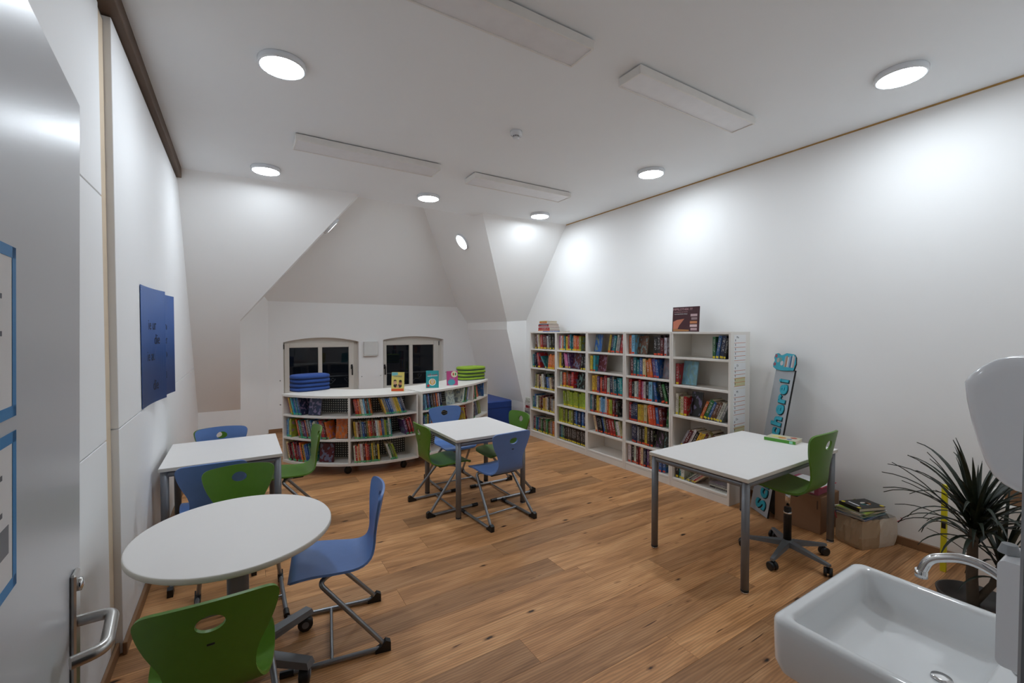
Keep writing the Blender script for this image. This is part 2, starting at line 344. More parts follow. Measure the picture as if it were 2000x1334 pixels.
# dormer: both sides slant inwards and run straight back to the window wall; they rise above the room ceiling
ZA = 4.0; KR = 1.051 / 1.489
def xl(z): return .010 + (z - 1.804) * .817
def xr(z): return 3.96 - (z - 1.829) * KR
def gY(z): return YW - (z - 2.145) * .69
def gridpatch(name, a, b, c, d, n=8):       # flat four-cornered piece, a-b top, d-c bottom
    o_ = MB(); V4 = [Vector(v) for v in (a, b, c, d)]; vs = []
    for i in range(n + 1):
        l, r_ = V4[0].lerp(V4[3], i / n), V4[1].lerp(V4[2], i / n); vs += [l.lerp(r_, j / n) for j in range(n + 1)]
    o_.add(vs, [((n + 1) * i + j, (n + 1) * i + j + 1, (n + 1) * (i + 1) + j + 1, (n + 1) * (i + 1) + j) for i in range(n) for j in range(n)]); return o_.build(name, wallm, kind='structure')
A1 = (2.909, 5.463, ZC); A2 = (3.96, 6.534, 1.829); NB = (2.905, 5.674, ZC); W2 = (3.96, YW, 1.829)
MB_poly('wall_dormer_left', [Cc, S(1.247, ZC), (xl(ZA), 5.60, ZA), (xl(ZA), YW, ZA), (xl(2.145), YW, 2.145), (Cc[0], YW, Cc[2]), Dd, (0, YW, Dd[2])], [(0, 1, 2, 3, 4, 5), (0, 5, 7, 6)], wallm)
MB_poly('wall_dormer_right', [A2, A1, NB, (xr(ZA), 5.60, ZA), (xr(ZA), YW, ZA), (xr(2.145), YW, 2.145), W2], [(0, 1, 2, 3, 4, 5, 6)], wallm)
gridpatch('wall_dormer_slope', (xl(ZA) - .05, gY(ZA), ZA), (xr(ZA) + .05, gY(ZA), ZA), (xr(2.145) + .05, YW, 2.145), (xl(2.145) - .05, YW, 2.145))
MB_poly('wall_dormer_top', [(xl(ZA) - .1, 5.60, ZA), (xr(ZA) + .1, 5.60, ZA), (xr(ZA) + .1, YW, ZA), (xl(ZA) - .1, YW, ZA), (1.1, 5.66, ZC + .09), (3.0, 5.66, ZC + .09), (3.0, 5.66, ZA + .02), (1.1, 5.66, ZA + .02)], [(0, 1, 2, 3), (4, 5, 6, 7)], wallm)
MB_poly('wall_slope_right', [A1, S(4.36, ZC), (4.36, 6.50, 1.851), A2], [(0, 1, 2, 3)], wallm)
nb = atY(1022, 786, 6.515); nb = (nb.x, 6.515, nb.z); B3 = (3.96, 6.534, 1.69); W3 = (3.96, YW, 1.69); fb = (nb[0], YW, nb[2])
MB_poly('wall_corner_right', [A2, (4.36, 6.50, 1.851), (4.36, 6.5, 0), (nb[0], 6.515, 0), nb, B3, W2, W3, fb, (fb[0], fb[1], 0)],
        [(0, 5, 4, 3, 2, 1), (0, 6, 7, 5), (5, 7, 8, 4), (4, 8, 9, 3)], wallm)
# window wall with two arched openings (wall frame: s along X, z up)
def wp(s, z, d=0.): return (s + NX * d, wallY(s) + d, z)
def on_wall(u, v, d=0.): p = hit(u, v, (NX, 1, 0), YW + d); return p.x, p.z
WIN = [dict(s0=on_wall(553, 669)[0], s1=on_wall(700.5, 668)[0], zt=1.476, rise=.075, zs=.58),
       dict(s0=on_wall(748.3, 664)[0], s1=on_wall(866, 663)[0], zt=1.503, rise=.06, zs=.60)]
wb = MB(); S0, S1, ZT = .394, 4.32, 2.145; xs = S0; DEP = .13
def arch(w_, s): t = (s - w_['s0']) / (w_['s1'] - w_['s0']) * 2 - 1; return w_['zt'] + w_['rise'] * (1 - t * t)
for w_ in WIN:
    wb.add([wp(xs, 0), wp(w_['s0'], 0), wp(w_['s0'], ZT), wp(xs, ZT)], [(0, 1, 2, 3)])
    n = 20; ss = [w_['s0'] + (w_['s1'] - w_['s0']) * k / n for k in range(n + 1)]
    wb.add([wp(w_['s0'], 0), wp(w_['s1'], 0), wp(w_['s1'], w_['zs']), wp(w_['s0'], w_['zs'])], [(0, 1, 2, 3)])
    for a, b in zip(ss[:-1], ss[1:]):
        wb.add([wp(a, arch(w_, a)), wp(b, arch(w_, b)), wp(b, ZT), wp(a, ZT)], [(0, 1, 2, 3)])
        wb.add([wp(a, arch(w_, a)), wp(b, arch(w_, b)), wp(b, arch(w_, b), DEP), wp(a, arch(w_, a), DEP)], [(3, 2, 1, 0)])
    for s_, fl_ in ((w_['s0'], 0), (w_['s1'], 1)): wb.add([wp(s_, w_['zs']), wp(s_, w_['zt']), wp(s_, w_['zt'], DEP), wp(s_, w_['zs'], DEP)], [(0, 1, 2, 3)])
    wb.add([wp(w_['s0'], w_['zs']), wp(w_['s1'], w_['zs']), wp(w_['s1'], w_['zs'], DEP), wp(w_['s0'], w_['zs'], DEP)], [(0, 1, 2, 3)])
    xs = w_['s1']
wb.add([wp(xs, 0), wp(S1, 0), wp(S1, ZT), wp(xs, ZT)], [(0, 1, 2, 3)])
wb.build('wall_back', wallm, kind='structure')
bb = MB(); bb.add([wp(.38, 0, -.014), wp(4.05, 0, -.014), wp(4.05, .06, -.014), wp(.38, .06, -.014), wp(.38, .06, 0), wp(4.05, .06, 0)], [(0, 1, 2, 3), (3, 2, 5, 4)]); bb.build('baseboard_back', oakb, kind='structure')
# windows: frame, sash, mullion, panes, handle
def wbox(mb, s0, s1, z0, z1, d0, d1, b=.004):
    M = Matrix(((1, NX, 0, 0), (-NX, 1, 0, YW), (0, 0, 1, 0), (0, 0, 0, 1))); mb.bbox(s0, s1, d0, d1, z0, z1, b, M=M)
for i, (w_, us, hs) in enumerate(zip(WIN, ((555.5, 565, 621.3, 629, 681, 690.6), (748.6, 754.6, 799, 805.5, 846.4, 856)), (687, 751.3))):
    q = [on_wall(u, 700, .09)[0] for u in us]; zf = on_wall(us[0], 670.4 if i == 0 else 665.7, .09)[1]; zg = on_wall(us[2], 678.5 if i == 0 else 673.6, .09)[1]
    zb0, zb1 = w_['zs'], on_wall(us[1], 764 if i == 0 else 753.3, .09)[1]
    g = mk('window_%d' % (i + 1), None, kind='structure')
    f = MB(); wbox(f, q[0], q[1], zb0, zf, .075, .13); wbox(f, q[4], q[5], zb0, zf, .075, .13); wbox(f, q[1], q[4], zg, zf, .075, .13); wbox(f, q[1], q[4], zb0, zb1, .075, .13); f.build('window_frame', frame_w, g)
    f = MB(); wbox(f, q[2], q[3], zb1, zg, .07, .125); f.build('mullion', frame_w, g)
    for a, b in ((q[1], q[2]), (q[3], q[4])):
        f = MB(); f.add([wp(a - .006, zb1 - .006, .105), wp(b + .006, zb1 - .006, .105), wp(b + .006, zg + .006, .105), wp(a - .006, zg + .006, .105)], [(0, 1, 2, 3)]); f.build('pane', glassm, g)
    # fixed head and side pieces between the frame and the reveal
    f = MB(); n = 16; ss = [w_['s0'] + (w_['s1'] - w_['s0']) * k / n for k in range(n + 1)]
    for a, b in zip(ss[:-1], ss[1:]): f.add([wp(a, zf - .01, .1), wp(b, zf - .01, .1), wp(b, arch(w_, b) + .002, .1), wp(a, arch(w_, a) + .002, .1)], [(0, 1, 2, 3)])
    for a, b in ((w_['s0'] - .01, q[0] + .004), (q[5] - .004, w_['s1'] + .01)): f.add([wp(a, zb0, .1), wp(b, zb0, .1), wp(b, zf, .1), wp(a, zf, .1)], [(0, 1, 2, 3)])
    f.build('head_panel', frame_w, g)
    hsx, hz = on_wall(hs, 716, .07); f = MB(); wbox(f, hsx - .016, hsx + .016, hz - .045, hz + .04, .058, .078, .006); wbox(f, hsx - .012, hsx + .012, hz - .012, hz + .012, .02, .062, .003); wbox(f, hsx - .012, hsx + .012, hz - .15, hz + .012, .015, .034, .006); f.build('handle', mat('handle_black', '1d1c1b', .35), g)
    hx = q[0] - .012 if i == 0 else q[5] + .008; f = MB(); wbox(f, hx - .008, hx + .008, zf - .1, zf - .02, .07, .1, .003); f.build('hinge', blackp, g)
# night-side iron railing with scrolls, outside each window
iron = mat('wrought_iron', '77787a', .5, .3)
for i, w_ in enumerate(WIN):
    t = thing('window_railing', ('scrolled iron railing outside the window behind the blue cushions', 'scrolled iron railing outside the window behind the picture books')[i], 'railing', group='iron railings outside the windows')
    a, b = w_['s0'] - .05, w_['s1'] + .05; zr = .845
    f = MB(); f.tube([wp(a, zr, .33), wp(b, zr, .33)], .012); f.build('top_rail', iron, t)
    f = MB(); f.tube([wp(a, .45, .33), wp(b, .45, .33)], .012); f.build('bottom_rail', iron, t)
    for s_ in (a, b):
        for zz in (.45, zr): f = MB(); f.tube([wp(s_, zz, .33), wp(s_, zz, .0)], .01, 8); f.build('bracket', iron, t)
    for c0 in (.22, .76):
        for sg in (-1, 1):
            P = []; cs = a + (b - a) * c0 + sg * .06
            for k in range(60):
                tt = k / 59
                if tt < .5: an = tt * 2 * 3.4 * math.pi * .62; rr = .012 + .03 * tt * 2; P.append(wp(cs + sg * (.06 - rr * math.cos(an)), zr - .055 + rr * math.sin(an), .33))
                else: q_ = (tt - .5) * 2; P0 = P[29]; P.append(wp(P0[0] - NX * .33 + sg * .2 * q_, P0[2] - .17 * q_ - .03 * math.sin(q_ * math.pi * 2), .33))
            f = MB(); f.tube(P, .006, 6); f.build('scroll', iron, t)
# square wall cover between the windows
t = thing('vent_cover', 'square white wall cover between the two windows', 'vent cover'); s0, z1 = on_wall(709.5, 667); s1, z0 = on_wall(737.5, 694.5)
f = MB(); wbox(f, s0, s1, z0 + .02, z1, -.05, -.012, .006); f.build('cover', mat('cover_white', 'd6d6d3', .5), t); f = MB(); wbox(f, s0 + .02, s1 - .02, z0 + .03, z1 - .02, -.013, .0, .002); f.build('base', frame_w, t); f = MB(); wbox(f, s0, s1, z0, z0 + .018, -.058, -.012, .004); f.build('lip', mat('cover_white', 'd6d6d3'), t)
# ---- wall with the doorway the camera stands in
JX = 1.02
MB().box(JX + .03, XR, YD - .15, YD, 0, ZC).build('wall_front', wallm, kind='structure')
MB().box(-.70, -.27, YD - .15, YD, 0, ZC).build('wall_front_left', wallm, kind='structure')
MB().box(-.27, JX + .03, YD - .15, YD, 2.16, ZC).build('wall_front_top', wallm, kind='structure')
f = MB(); f.bbox(JX - .01, JX + .03, YD - .155, YD + .002, 0, 2.16, .004); f.bbox(-.27, -.23, YD - .155, YD + .002, 0, 2.16, .004); f.bbox(-.23, JX - .01, YD - .155, YD + .002, 2.12, 2.16, .004); f.build('trim_4', mat('frame_grey', '8f959b', .4), kind='structure')
# ---- open door leaf
hinge = Vector((-.185, .17, 0)); free = Vector((-.263, 1.199, 0)); dv = (free - hinge); dl = dv.length
DM = Matrix.Translation(hinge + Vector((-dv.y, dv.x, 0)).normalized() * .034) @ Matrix.Rotation(math.atan2(dv.y, dv.x), 4, 'Z') @ Matrix.Rotation(.016, 4, 'X')
dr = mk('door_1', None, kind='structure'); dr.matrix_world = DM
doorm = mat('door_white', 'c9cdd2', .32, var=.01)
MB().bbox(0, dl, 0, .045, .008, 2.1, .003).build('door_leaf', doorm, dr)
# handle plate and lever (local: x towards the free edge, -y out into the room)
MB().bbox(dl - .095, dl - .055, -.009, 0, .92, 1.20, .003).build('door_plate', steel, dr)
hd = fillet([(dl - .075, 0, 1.105), (dl - .075, -.058, 1.105), (dl - .20, -.062, 1.105), (dl - .215, -.02, 1.105)], .022, 6)
MB().tube(hd, .0105, 14).build('door_handle', steel, dr)
for k in range(2): MB().lathe([(.006, 0), (.012, .0), (.012, .006), (.003, .009)], 16, M=Matrix.Translation((dl - .075, -.008, .945 + .23 * k)) @ Matrix.Rotation(R(90), 4, 'X')).build('door_screw', chrome, dr)
# taped notices on the door
tape = mat('blue_tape', '2f86c4', .5)
for k, (z0, z1, lab) in enumerate(((1.545, 1.755, 'upper white notice in a blue tape border on the open door'), (1.332, 1.527, 'lower white notice in a blue tape border on the open door'))):
    xe = .787 - .17 + .012; 
    M = DM @ Matrix.Translation((xe - .30, -.0005, z0)) @ Matrix.Rotation(R(90), 4, 'X')
    t = thing('door_notice', lab, 'notice'); t.matrix_world = M; hh = z1 - z0; I = Matrix()
    decal('sheet', [(0, 0), (.3, 0), (.3, hh), (0, hh)], paperm, t, I, .0002, .0004)
    for nm, q in (('tape', [(0, 0), (.3, 0), (.3, .014), (0, .014)]), ('tape', [(0, hh - .014), (.3, hh - .014), (.3, hh), (0, hh)]), ('tape', [(.286, 0), (.3, 0), (.3, hh), (.286, hh)]), ('tape', [(0, 0), (.014, 0), (.014, hh), (0, hh)])): decal(nm, q, tape, t, I, .0008, .0004)
    if k: decal('photo_print', [(.15, .05), (.272, .05), (.272, .085), (.15, .085)], flat('grey_photo', '7b7f86'), t, I, .0007, .0002)
    for r_ in range(4): decal('text_line', [(.05, .10 + .022 * r_), (.25 - .04 * (r_ % 2), .10 + .022 * r_), (.25 - .04 * (r_ % 2), .106 + .022 * r_), (.05, .106 + .022 * r_)], flat('text_grey', '5b5f68'), t, I, .0007, .0002)
# socket low on the left wall
t = thing('wall_socket', 'small white socket low on the left wall behind the round table', 'socket', (XL, 3.34, .30)); MB().bbox(-.001, .008, -.04, .04, -.04, .04, .003).build('plate', plastw, t); MB().lathe([(.02, 0), (.019, .004), (.017, .003)], 20, M=Matrix.Translation((.007, 0, 0)) @ Matrix.Rotation(R(90), 4, 'Y')).build('insert', plastw, t)

# ================================================================== CEILING FITTINGS
lampm = emis('lamp_glow', 'ecf6ff', LAMP); dimm = emis('lamp_glow_dim', 'ecf6ff', LAMP * .22)
def round_lamp(label, M, lampm=lampm):
    t = thing('round_lamp', label, 'lamp', group='round lamps'); t.matrix_world = M      # z points away from the ceiling
    MB().lathe([(.134, 0), (.137, .004), (.137, .030), (.133, .037), (.124, .038), (.120, .034)], 48).build('housing', plastw, t)
    MB().lathe([(.1205, .030), (.120, .0355), (.09, .0372), (.0, .038)], 48).build('diffuser', lampm, t)
    f = MB()
    for k in range(4): f.box(-.02 + k * .011, -.014 + k * .011, .1365, .1378, .012, .026)
    f.build('vent_slots', blackp, t)
down = Matrix.Rotation(math.pi, 4, 'X')
for X, Y, lab in ((.244, 3.088, 'round ceiling lamp above the round white table'), (.247, 5.146, 'round ceiling lamp over the left roof slope'), (1.990, 5.146, 'round ceiling lamp above the dormer opening'), (3.640, 5.10, 'round ceiling lamp in the far right corner'), (3.650, 3.132, 'round ceiling lamp above the middle of the bookcases'), (3.635, 1.102, 'round ceiling lamp nearest the white wall at right')):
    round_lamp(lab, Matrix.Translation((X, Y, ZC)) @ down @ Matrix.Rotation(R(180), 4, 'Z'))
# two lamps on the slanted dormer sides
n1 = Vector((-1.489, 0, -1.051)).normalized(); c1 = Vector((xr(3.10), 6.41, 3.10)); q = n1.to_track_quat('Z', 'Y').to_matrix().to_4x4(); q.translation = c1
round_lamp('round lamp on the right slanted side of the dormer', q, dimm)
n2 = Vector((1.514, 0, -1.237)).normalized(); c2 = Vector((xl(3.10), 6.41, 3.10)); q = n2.to_track_quat('Z', 'Y').to_matrix().to_4x4(); q.translation = c2
round_lamp('round lamp on the left slanted side of the dormer', q, dimm)
# flat panels, switched off
for (x0, x1, y0, y1, lab) in ((.416, 1.72, 4.09, 4.34, 'long unlit panel lamp before the left roof slope'), (2.10, 3.385, 4.10, 4.35, 'long unlit panel lamp near the far bookcases'), (2.13, 3.405, 1.912, 2.105, 'bright-faced unlit panel lamp over the right table'), (.45, 1.735, 1.90, 2.105, 'long unlit panel lamp cut by the top of the picture')):
    t = thing('panel_lamp', lab, 'lamp', group='unlit ceiling panels'); z0, z1 = ZC - .062, ZC - .008
    f = MB(); b = .012
    f.bbox(x0, x1, y0, y0 + b, z0, z1, .002); f.bbox(x0, x1, y1 - b, y1, z0, z1, .002); f.bbox(x0, x0 + b, y0 + b, y1 - b, z0, z1, .002); f.bbox(x1 - b, x1, y0 + b, y1 - b, z0, z1, .002); f.build('housing', mat('panel_white', 'e6e4e0', .4), t)
    MB().box(x0 + b, x1 - b, y0 + b, y1 - b, z0 + .006, z0 + .010).build('diffuser', mat('panel_diffuser', 'e4e4e6', .3), t)
    MB().box(x0 + .02, x1 - .02, y0 + .02, y1 - .02, z1, ZC).build('mounting', blackp, t)
t = thing('smoke_detector', 'small white smoke detector in the middle of the ceiling', 'smoke detector', (1.975, 3.11, ZC))
MB().lathe([(.05, 0), (.05, -.018), (.046, -.03), (.03, -.034), (.03, -.036)], 32).build('base', plastw, t); MB().lathe([(.026, -.034), (.026, -.055), (.02, -.062), (.002, -.064)], 32).build('sensor_head', plastw, t)
f = MB()
for k in range(10): a = 2 * math.pi * k / 10; f.box(-.004, .004, .0255, .0268, -.05, -.038, M=Matrix.Rotation(a, 4, 'Z'))
f.build('grille', blackp, t); MB().bbox(.02, .075, .02, .055, -.02, 0, .003).build('connector', plastw, t)

# ================================================================== CHAIRS
def shell_mesh():
    prof = [(.215, .398), (.205, .414), (.18, .424), (.10, .431), (.0, .424), (-.09, .420), (-.145, .430), (-.182, .462), (-.202, .515), (-.213, .58), (-.228, .66), (-.243, .73), (-.256, .80)]
    wid = [.185, .19, .195, .198, .192, .178, .160, .140, .124, .132, .170, .192, .198]
    P = [Vector((0, y, z)) for y, z in prof]; L = [0]
    for a, b in zip(P[:-1], P[1:]): L.append(L[-1] + (b - a).length)
    tot = L[-1]
    def cr(arr, s):      # catmull-rom on arc length
        i = max(k for k in range(len(L)) if L[k] <= s + 1e-9); i = min(i, len(L) - 2); t = (s - L[i]) / (L[i + 1] - L[i])
        p0, p1, p2, p3 = arr[max(i - 1, 0)], arr[i], arr[i + 1], arr[min(i + 2, len(L) - 1)]
        return .5 * (2 * p1 + (p2 - p0) * t + (2 * p0 - 5 * p1 + 4 * p2 - p3) * t * t + (3 * p1 - p0 - 3 * p2 + p3) * t ** 3)
    sh = tot - .078; hw, hh = .041, .029
    ss = [0, .002, .006, .012, .02, .032, .046]; s = .07
    while s < sh - .05: ss.append(s); s += .024
    ss += [sh - .045 + .0075 * k for k in range(13)]; ss += [tot - .03, tot - .022, tot - .014, tot - .008, tot - .003, tot]
    ss = sorted(set(round(x, 5) for x in ss))
    xs = [-1, -.97, -.92, -.84, -.72, -.58, -.44, -.33] + [-.24 + .04 * k for k in range(13)] + [.33, .44, .58, .72, .84, .92, .97, 1]
    vs = []; uv = []; rc = .05
    for s in ss:
        p = cr(P, s); w_ = cr(wid, s); d = min(s, tot - s)
        if d < rc: w_ = w_ - rc + math.sqrt(max(rc * rc - (rc - d) ** 2, 0))
        t = (cr(P, min(s + .004, tot)) - cr(P, max(s - .004, 0))).normalized(); nrm = Vector((0, t.z, -t.y))     # forward / up side
        if nrm.y < 0 and s > tot * .6: nrm = -nrm
        back = max(0, min(1, (p.z - .45) / .12))
        for x in xs: uv.append((x * w_, s, p, nrm, back))
    # snap hole
    nx = len(xs); inside = set()
    def e(x, s): return math.hypot(x / hw, (s - sh) / hh)
    faces = []
    for i in range(len(ss) - 1):
        for j in range(nx - 1):
            q = (i * nx + j, i * nx + j + 1, (i + 1) * nx + j + 1, (i + 1) * nx + j); cx = sum(uv[k][0] for k in q) / 4; cs = sum(uv[k][1] for k in q) / 4
            if e(cx, cs) < 1: inside |= set(q); continue
            faces.append(q)
    used = set(k for q in faces for k in q)
    for k, (x, s, p, nrm, back) in enumerate(uv):
        if k in inside and k in used:
            r_ = e(x, s)
            if r_ > 1e-6: x2, s2 = x / r_, sh + (s - sh) / r_; x = x2; p = cr(P, s2)
        lat = x / .195; dz = back * .036 * lat * lat; up = -.012 * (1 - back) * 0
        v = p + Vector((x, 0, 0)) + Vector((0, 1, 0)) * dz + Vector((0, 0, 1)) * (-.012 * lat * lat * max(0, (s - tot + .06) / .06) + (.008 * lat * lat * (1 - back)))
        vs.append(v)
    mp = {k: i for i, k in enumerate(sorted(used))}
    b = MB(); b.add([vs[k] for k in sorted(used)], [tuple(mp[k] for k in q) for q in faces], 0, True)
    o = b.build('tmp', green_s); md = o.modifiers.new('s', 'SOLIDIFY'); md.thickness = .012; md.offset = 0
    me = evalmesh(o, 'shell'); bpy.data.objects.remove(o)
    me.polygons.foreach_set('use_smooth', [True] * len(me.polygons)); me.set_sharp_from_angle(angle=R(50)); return me
SH = {'green': shell_mesh()}; SH['blue'] = SH['green'].copy(); SH['blue'].materials.clear(); SH['blue'].materials.append(blue_s)
def side_path(sg): return fillet([(sg * .225, .235, .016), (sg * .225, -.245, .016), (sg * .178, .075, .392), (sg * .13, .035, .404), (sg * .10, -.075, .405)], .05, 7)
CH = {}
for sg in (-1, 1): CH[sg] = MB().tube(side_path(sg), .0125, 12)
def chairparts(t, col):
    mk('shell', SH[col], t)
    if 'frame' not in CH:
        CH['frame'] = {}
        for sg in (-1, 1):
            o = CH[sg].build('side_frame', silver); CH['frame'][sg] = o.data; bpy.data.objects.remove(o)
        o = MB().tube([(-.225, .02, .017), (.225, .02, .017)], .008, 8).build('x', silver); CH['bar'] = o.data; bpy.data.objects.remove(o)
        o = MB().bbox(-.13, .13, -.095, .06, .394, .412, .006).build('x', blackp); CH['plate'] = o.data; bpy.data.objects.remove(o)
        for sg in (-1, 1):
            b = MB(); M = Matrix.Translation((sg * .225, 0, 0))
            b.add([M @ Vector(v) for x in (-.0155, .0155) for v in ((x, -.262, 0), (x, -.185, 0), (x, -.185, .018), (x, -.215, .034), (x, -.238, .058), (x, -.262, .046))], [(0, 1, 2, 3, 4, 5), (11, 10, 9, 8, 7, 6)] + [(k, 6 + k, 6 + (k + 1) % 6, (k + 1) % 6) for k in range(6)])
            o = b.build('x', blackp); CH['g%d' % sg] = o.data; bpy.data.objects.remove(o)
            o = MB().tube([(sg * .225, .19, .016), (sg * .225, .25, .016)], .0158, 12).build('x', blackp); CH['f%d' % sg] = o.data; bpy.data.objects.remove(o)
        o = MB().bbox(-.011, .011, -.2255, -.222, .645, .652, .001, M=Matrix.Translation((0, -.008, 0))).build('x', blackp); CH['badge'] = o.data; bpy.data.objects.remove(o)
    for sg in (-1, 1):
        mk('side_frame', CH['frame'][sg], t); mk('rear_glide', CH['g%d' % sg], t); mk('front_glide', CH['f%d' % sg], t)
    mk('cross_bar', CH['bar'], t); mk('seat_plate', CH['plate'], t); mk('badge', CH['badge'], t)
def chair(col, x, y, face, label, z=0.):      # face: heading of the sitter in degrees (90 = +Y)
    t = thing('school_chair', label, 'chair', (x, y, z), R(face - 90), 'school chairs with hole in the back'); chairparts(t, col); return t
chair('green', -.09, 1.915, 90, 'nearest green chair with its back to the camera at the round table')
chair('blue', .425, 2.503, 171, 'blue chair standing sideways right of the round table')
chair('green', -.012, 3.045, 270, 'green chair facing the camera on the far side of the round table')
chair('blue', -.165, 3.66, 91, 'blue chair with its back to the camera before the left wall table')
g_ = chair('green', -.19, 4.775, 270, 'green chair half hidden behind the blue one beyond the left wall table'); g_.scale = (.93, .93, .93)
chair('blue', -.145, 4.455, 270, 'blue chair in front of a green one beyond the left wall table')
chair('green', .36, 4.265, 181, 'green chair seen from the side between wall table and curved shelf')
chair('blue', 1.955, 3.385, 94, 'blue chair with its back to the camera at the small middle table')
chair('green', 1.64, 3.89, 2, 'green chair left of the small middle table facing right')
chair('green', 2.30, 3.90, 180, 'green chair right of the small middle table beside the bookcases')
chair('blue', 1.98, 4.41, 270, 'blue chair between the small middle table and the curved shelf')
# swivel chair
def swivel():
    t = thing('swivel_chair', 'green swivel chair on five castors at the right table', 'chair', (3.40, 1.635, 0), R(91 - 90))
    s_ = mk('shell', SH['green'], t); s_.location = (0, 0, .03); s_.scale = (1.04, 1.04, 1.17)
    MB().bbox(-.10, .10, -.11, .08, .49, .515, .008).build('seat_plate', blackp, t)
    MB().lathe([(.017, .38), (.017, .50)], 20).build('gas_piston', chrome, t)
    MB().lathe([(.026, .11), (.026, .32), (.024, .335), (.024, .36), (.02, .365)], 24).build('column_sleeve', blackp, t)
    MB().lathe([(.0265, .318), (.0265, .332)], 24).build('sleeve_ring', chrome, t)
    b = MB(); b.lathe([(.035, .075), (.045, .09), (.045, .115), (.03, .128)], 24); b.build('hub', mat('grey_base', '6d7277', .45, .2), t)
    for k in range(5):
        a = R(43.5 + 72 * k); M = Matrix.Rotation(a, 4, 'Z'); f = MB()
        f.add([M @ Vector(v) for v in ((.02, -.028, .085), (.02, .028, .085), (.02, .024, .122), (.02, -.024, .122), (.30, -.014, .068), (.30, .014, .068), (.30, .011, .084), (.30, -.011, .084))], [(0, 1, 2, 3), (7, 6, 5, 4), (0, 4, 5, 1), (1, 5, 6, 2), (2, 6, 7, 3), (3, 7, 4, 0)])
        f.build('base_arm', MATS['grey_base'], t)
        c = M @ Vector((.288, 0, 0)); Mc = Matrix.Translation((c.x, c.y, .03)) @ Matrix.Rotation(a + .7 + k, 4, 'Z') @ Matrix.Rotation(R(90), 4, 'Y')
        f = MB(); f.lathe([(.022, -.026), (.03, -.024), (.03, -.006), (.012, -.006), (.012, .006), (.03, .006), (.03, .024), (.022, .026)], 24, M=Mc); f.tube([(c.x, c.y, .03), (c.x, c.y, .072)], .008, 8); f.build('castor', blackp, t)
swivel()

# ================================================================== TABLES
def leg(t, x, y, h, r=.0245):
    MB().lathe([(r, .022), (r, h)], 20, (x, y, 0)).build('leg', grey_m, t); MB().lathe([(r * .96, .0), (r * 1.0, .004), (r, .012)], 20, (x, y, 0)).build('foot_ring', chrome, t); MB().lathe([(r * 1.02, .010), (r * 1.02, .024)], 20, (x, y, 0)).build('foot_cap', blackp, t)
def table(label, x0, x1, y0, y1, h, rz=0.):
    cx, cy = (x0 + x1) / 2, (y0 + y1) / 2; a, b = (x1 - x0) / 2, (y1 - y0) / 2
    t = thing('school_table', label, 'table', (cx, cy, 0), R(rz))
    f = MB(); f.bbox(-a, a, -b, b, h - .026, h, .0025); o = f.build('tabletop', [table_w, edge_w], t)
    for p in o.data.polygons:
        if abs(p.normal.z) < .5: p.material_index = 1
    for sx in (-1, 1):
        for sy in (-1, 1): leg(t, sx * (a - .032), sy * (b - .032), h - .026)
    for sy in (-1, 1): MB().tube([(-a + .05, sy * (b - .032), h - .052), (a - .05, sy * (b - .032), h - .052)], .019, 12).build('rail', grey_m, t)
    for sx in (-1, 1): MB().tube([(sx * (a - .032), -b + .05, h - .052), (sx * (a - .032), b - .05, h - .052)], .019, 12).build('rail', grey_m, t)
table('long white table with grey legs before the nearest bookcase', 2.655, 3.945, 1.525, 2.285, .735, 1.2)
table('small white table in the middle with four chairs around it', 1.578, 2.325, 3.462, 4.245, .71, 1.0)
table('white table pushed against the left wall', -.485, .272, 3.80, 4.585, .71)
t = thing('round_table', 'round white table on a castored pedestal by the door', 'table', (-.02, 2.435, 0))
o = MB().lathe([(.39, .694), (.405, .695), (.409, .699), (.409, .715), (.406, .7195), (.40, .72), (.0, .72)], 96).build('tabletop', [table_w, edge_w], t); o.scale = (1.005, 1.088, 1)
for p in o.data.polygons:
    if p.normal.z < .7: p.material_index = 1
MB().prism(rrect(-.045, .045, -.035, .035, .02), .08, .66).build('column', grey_m, t); MB().prism(rrect(-.14, .14, -.14, .14, .02), .66, .694).build('top_plate', blackp, t)
for k, (ax, ay) in enumerate(((.315, .20), (.265, -.205), (-.30, .20), (-.27, -.21))):
    a = math.atan2(ay, ax); M = Matrix.Rotation(a, 4, 'Z'); ln = math.hypot(ax, ay); f = MB()
    f.add([M @ Vector(v) for v in ((0, -.03, .082), (0, .03, .082), (0, .03, .128), (0, -.03, .128), (ln + .03, -.028, .082), (ln + .03, .028, .082), (ln + .02, .024, .112), (ln + .02, -.024, .112))], [(0, 1, 2, 3), (7, 6, 5, 4), (0, 4, 5, 1), (1, 5, 6, 2), (2, 6, 7, 3), (3, 7, 4, 0)]); f.build('foot_arm', grey_m, t)
    c = M @ Vector((ln - .005, 0, 0)); Mc = Matrix.Translation((c.x, c.y, .0385)) @ Matrix.Rotation(a + .9 - .5 * k, 4, 'Z') @ Matrix.Rotation(R(90), 4, 'Y')
    f = MB(); f.lathe([(.02, -.024), (.036, -.022), (.0385, -.016), (.0385, .016), (.036, .022), (.02, .024)], 28, M=Mc); f.tube([(c.x, c.y, .05), (c.x, c.y, .086)], .012, 10)
    w_ = f.build('castor', blackp, t); f = MB(); f.lathe([(.018, .0235), (.018, .026), (.01, .027)], 20, M=Mc); f.lathe([(.018, -.026), (.018, -.0235)], 20, M=Mc); f.build('hub_cap', grey_m, w_)

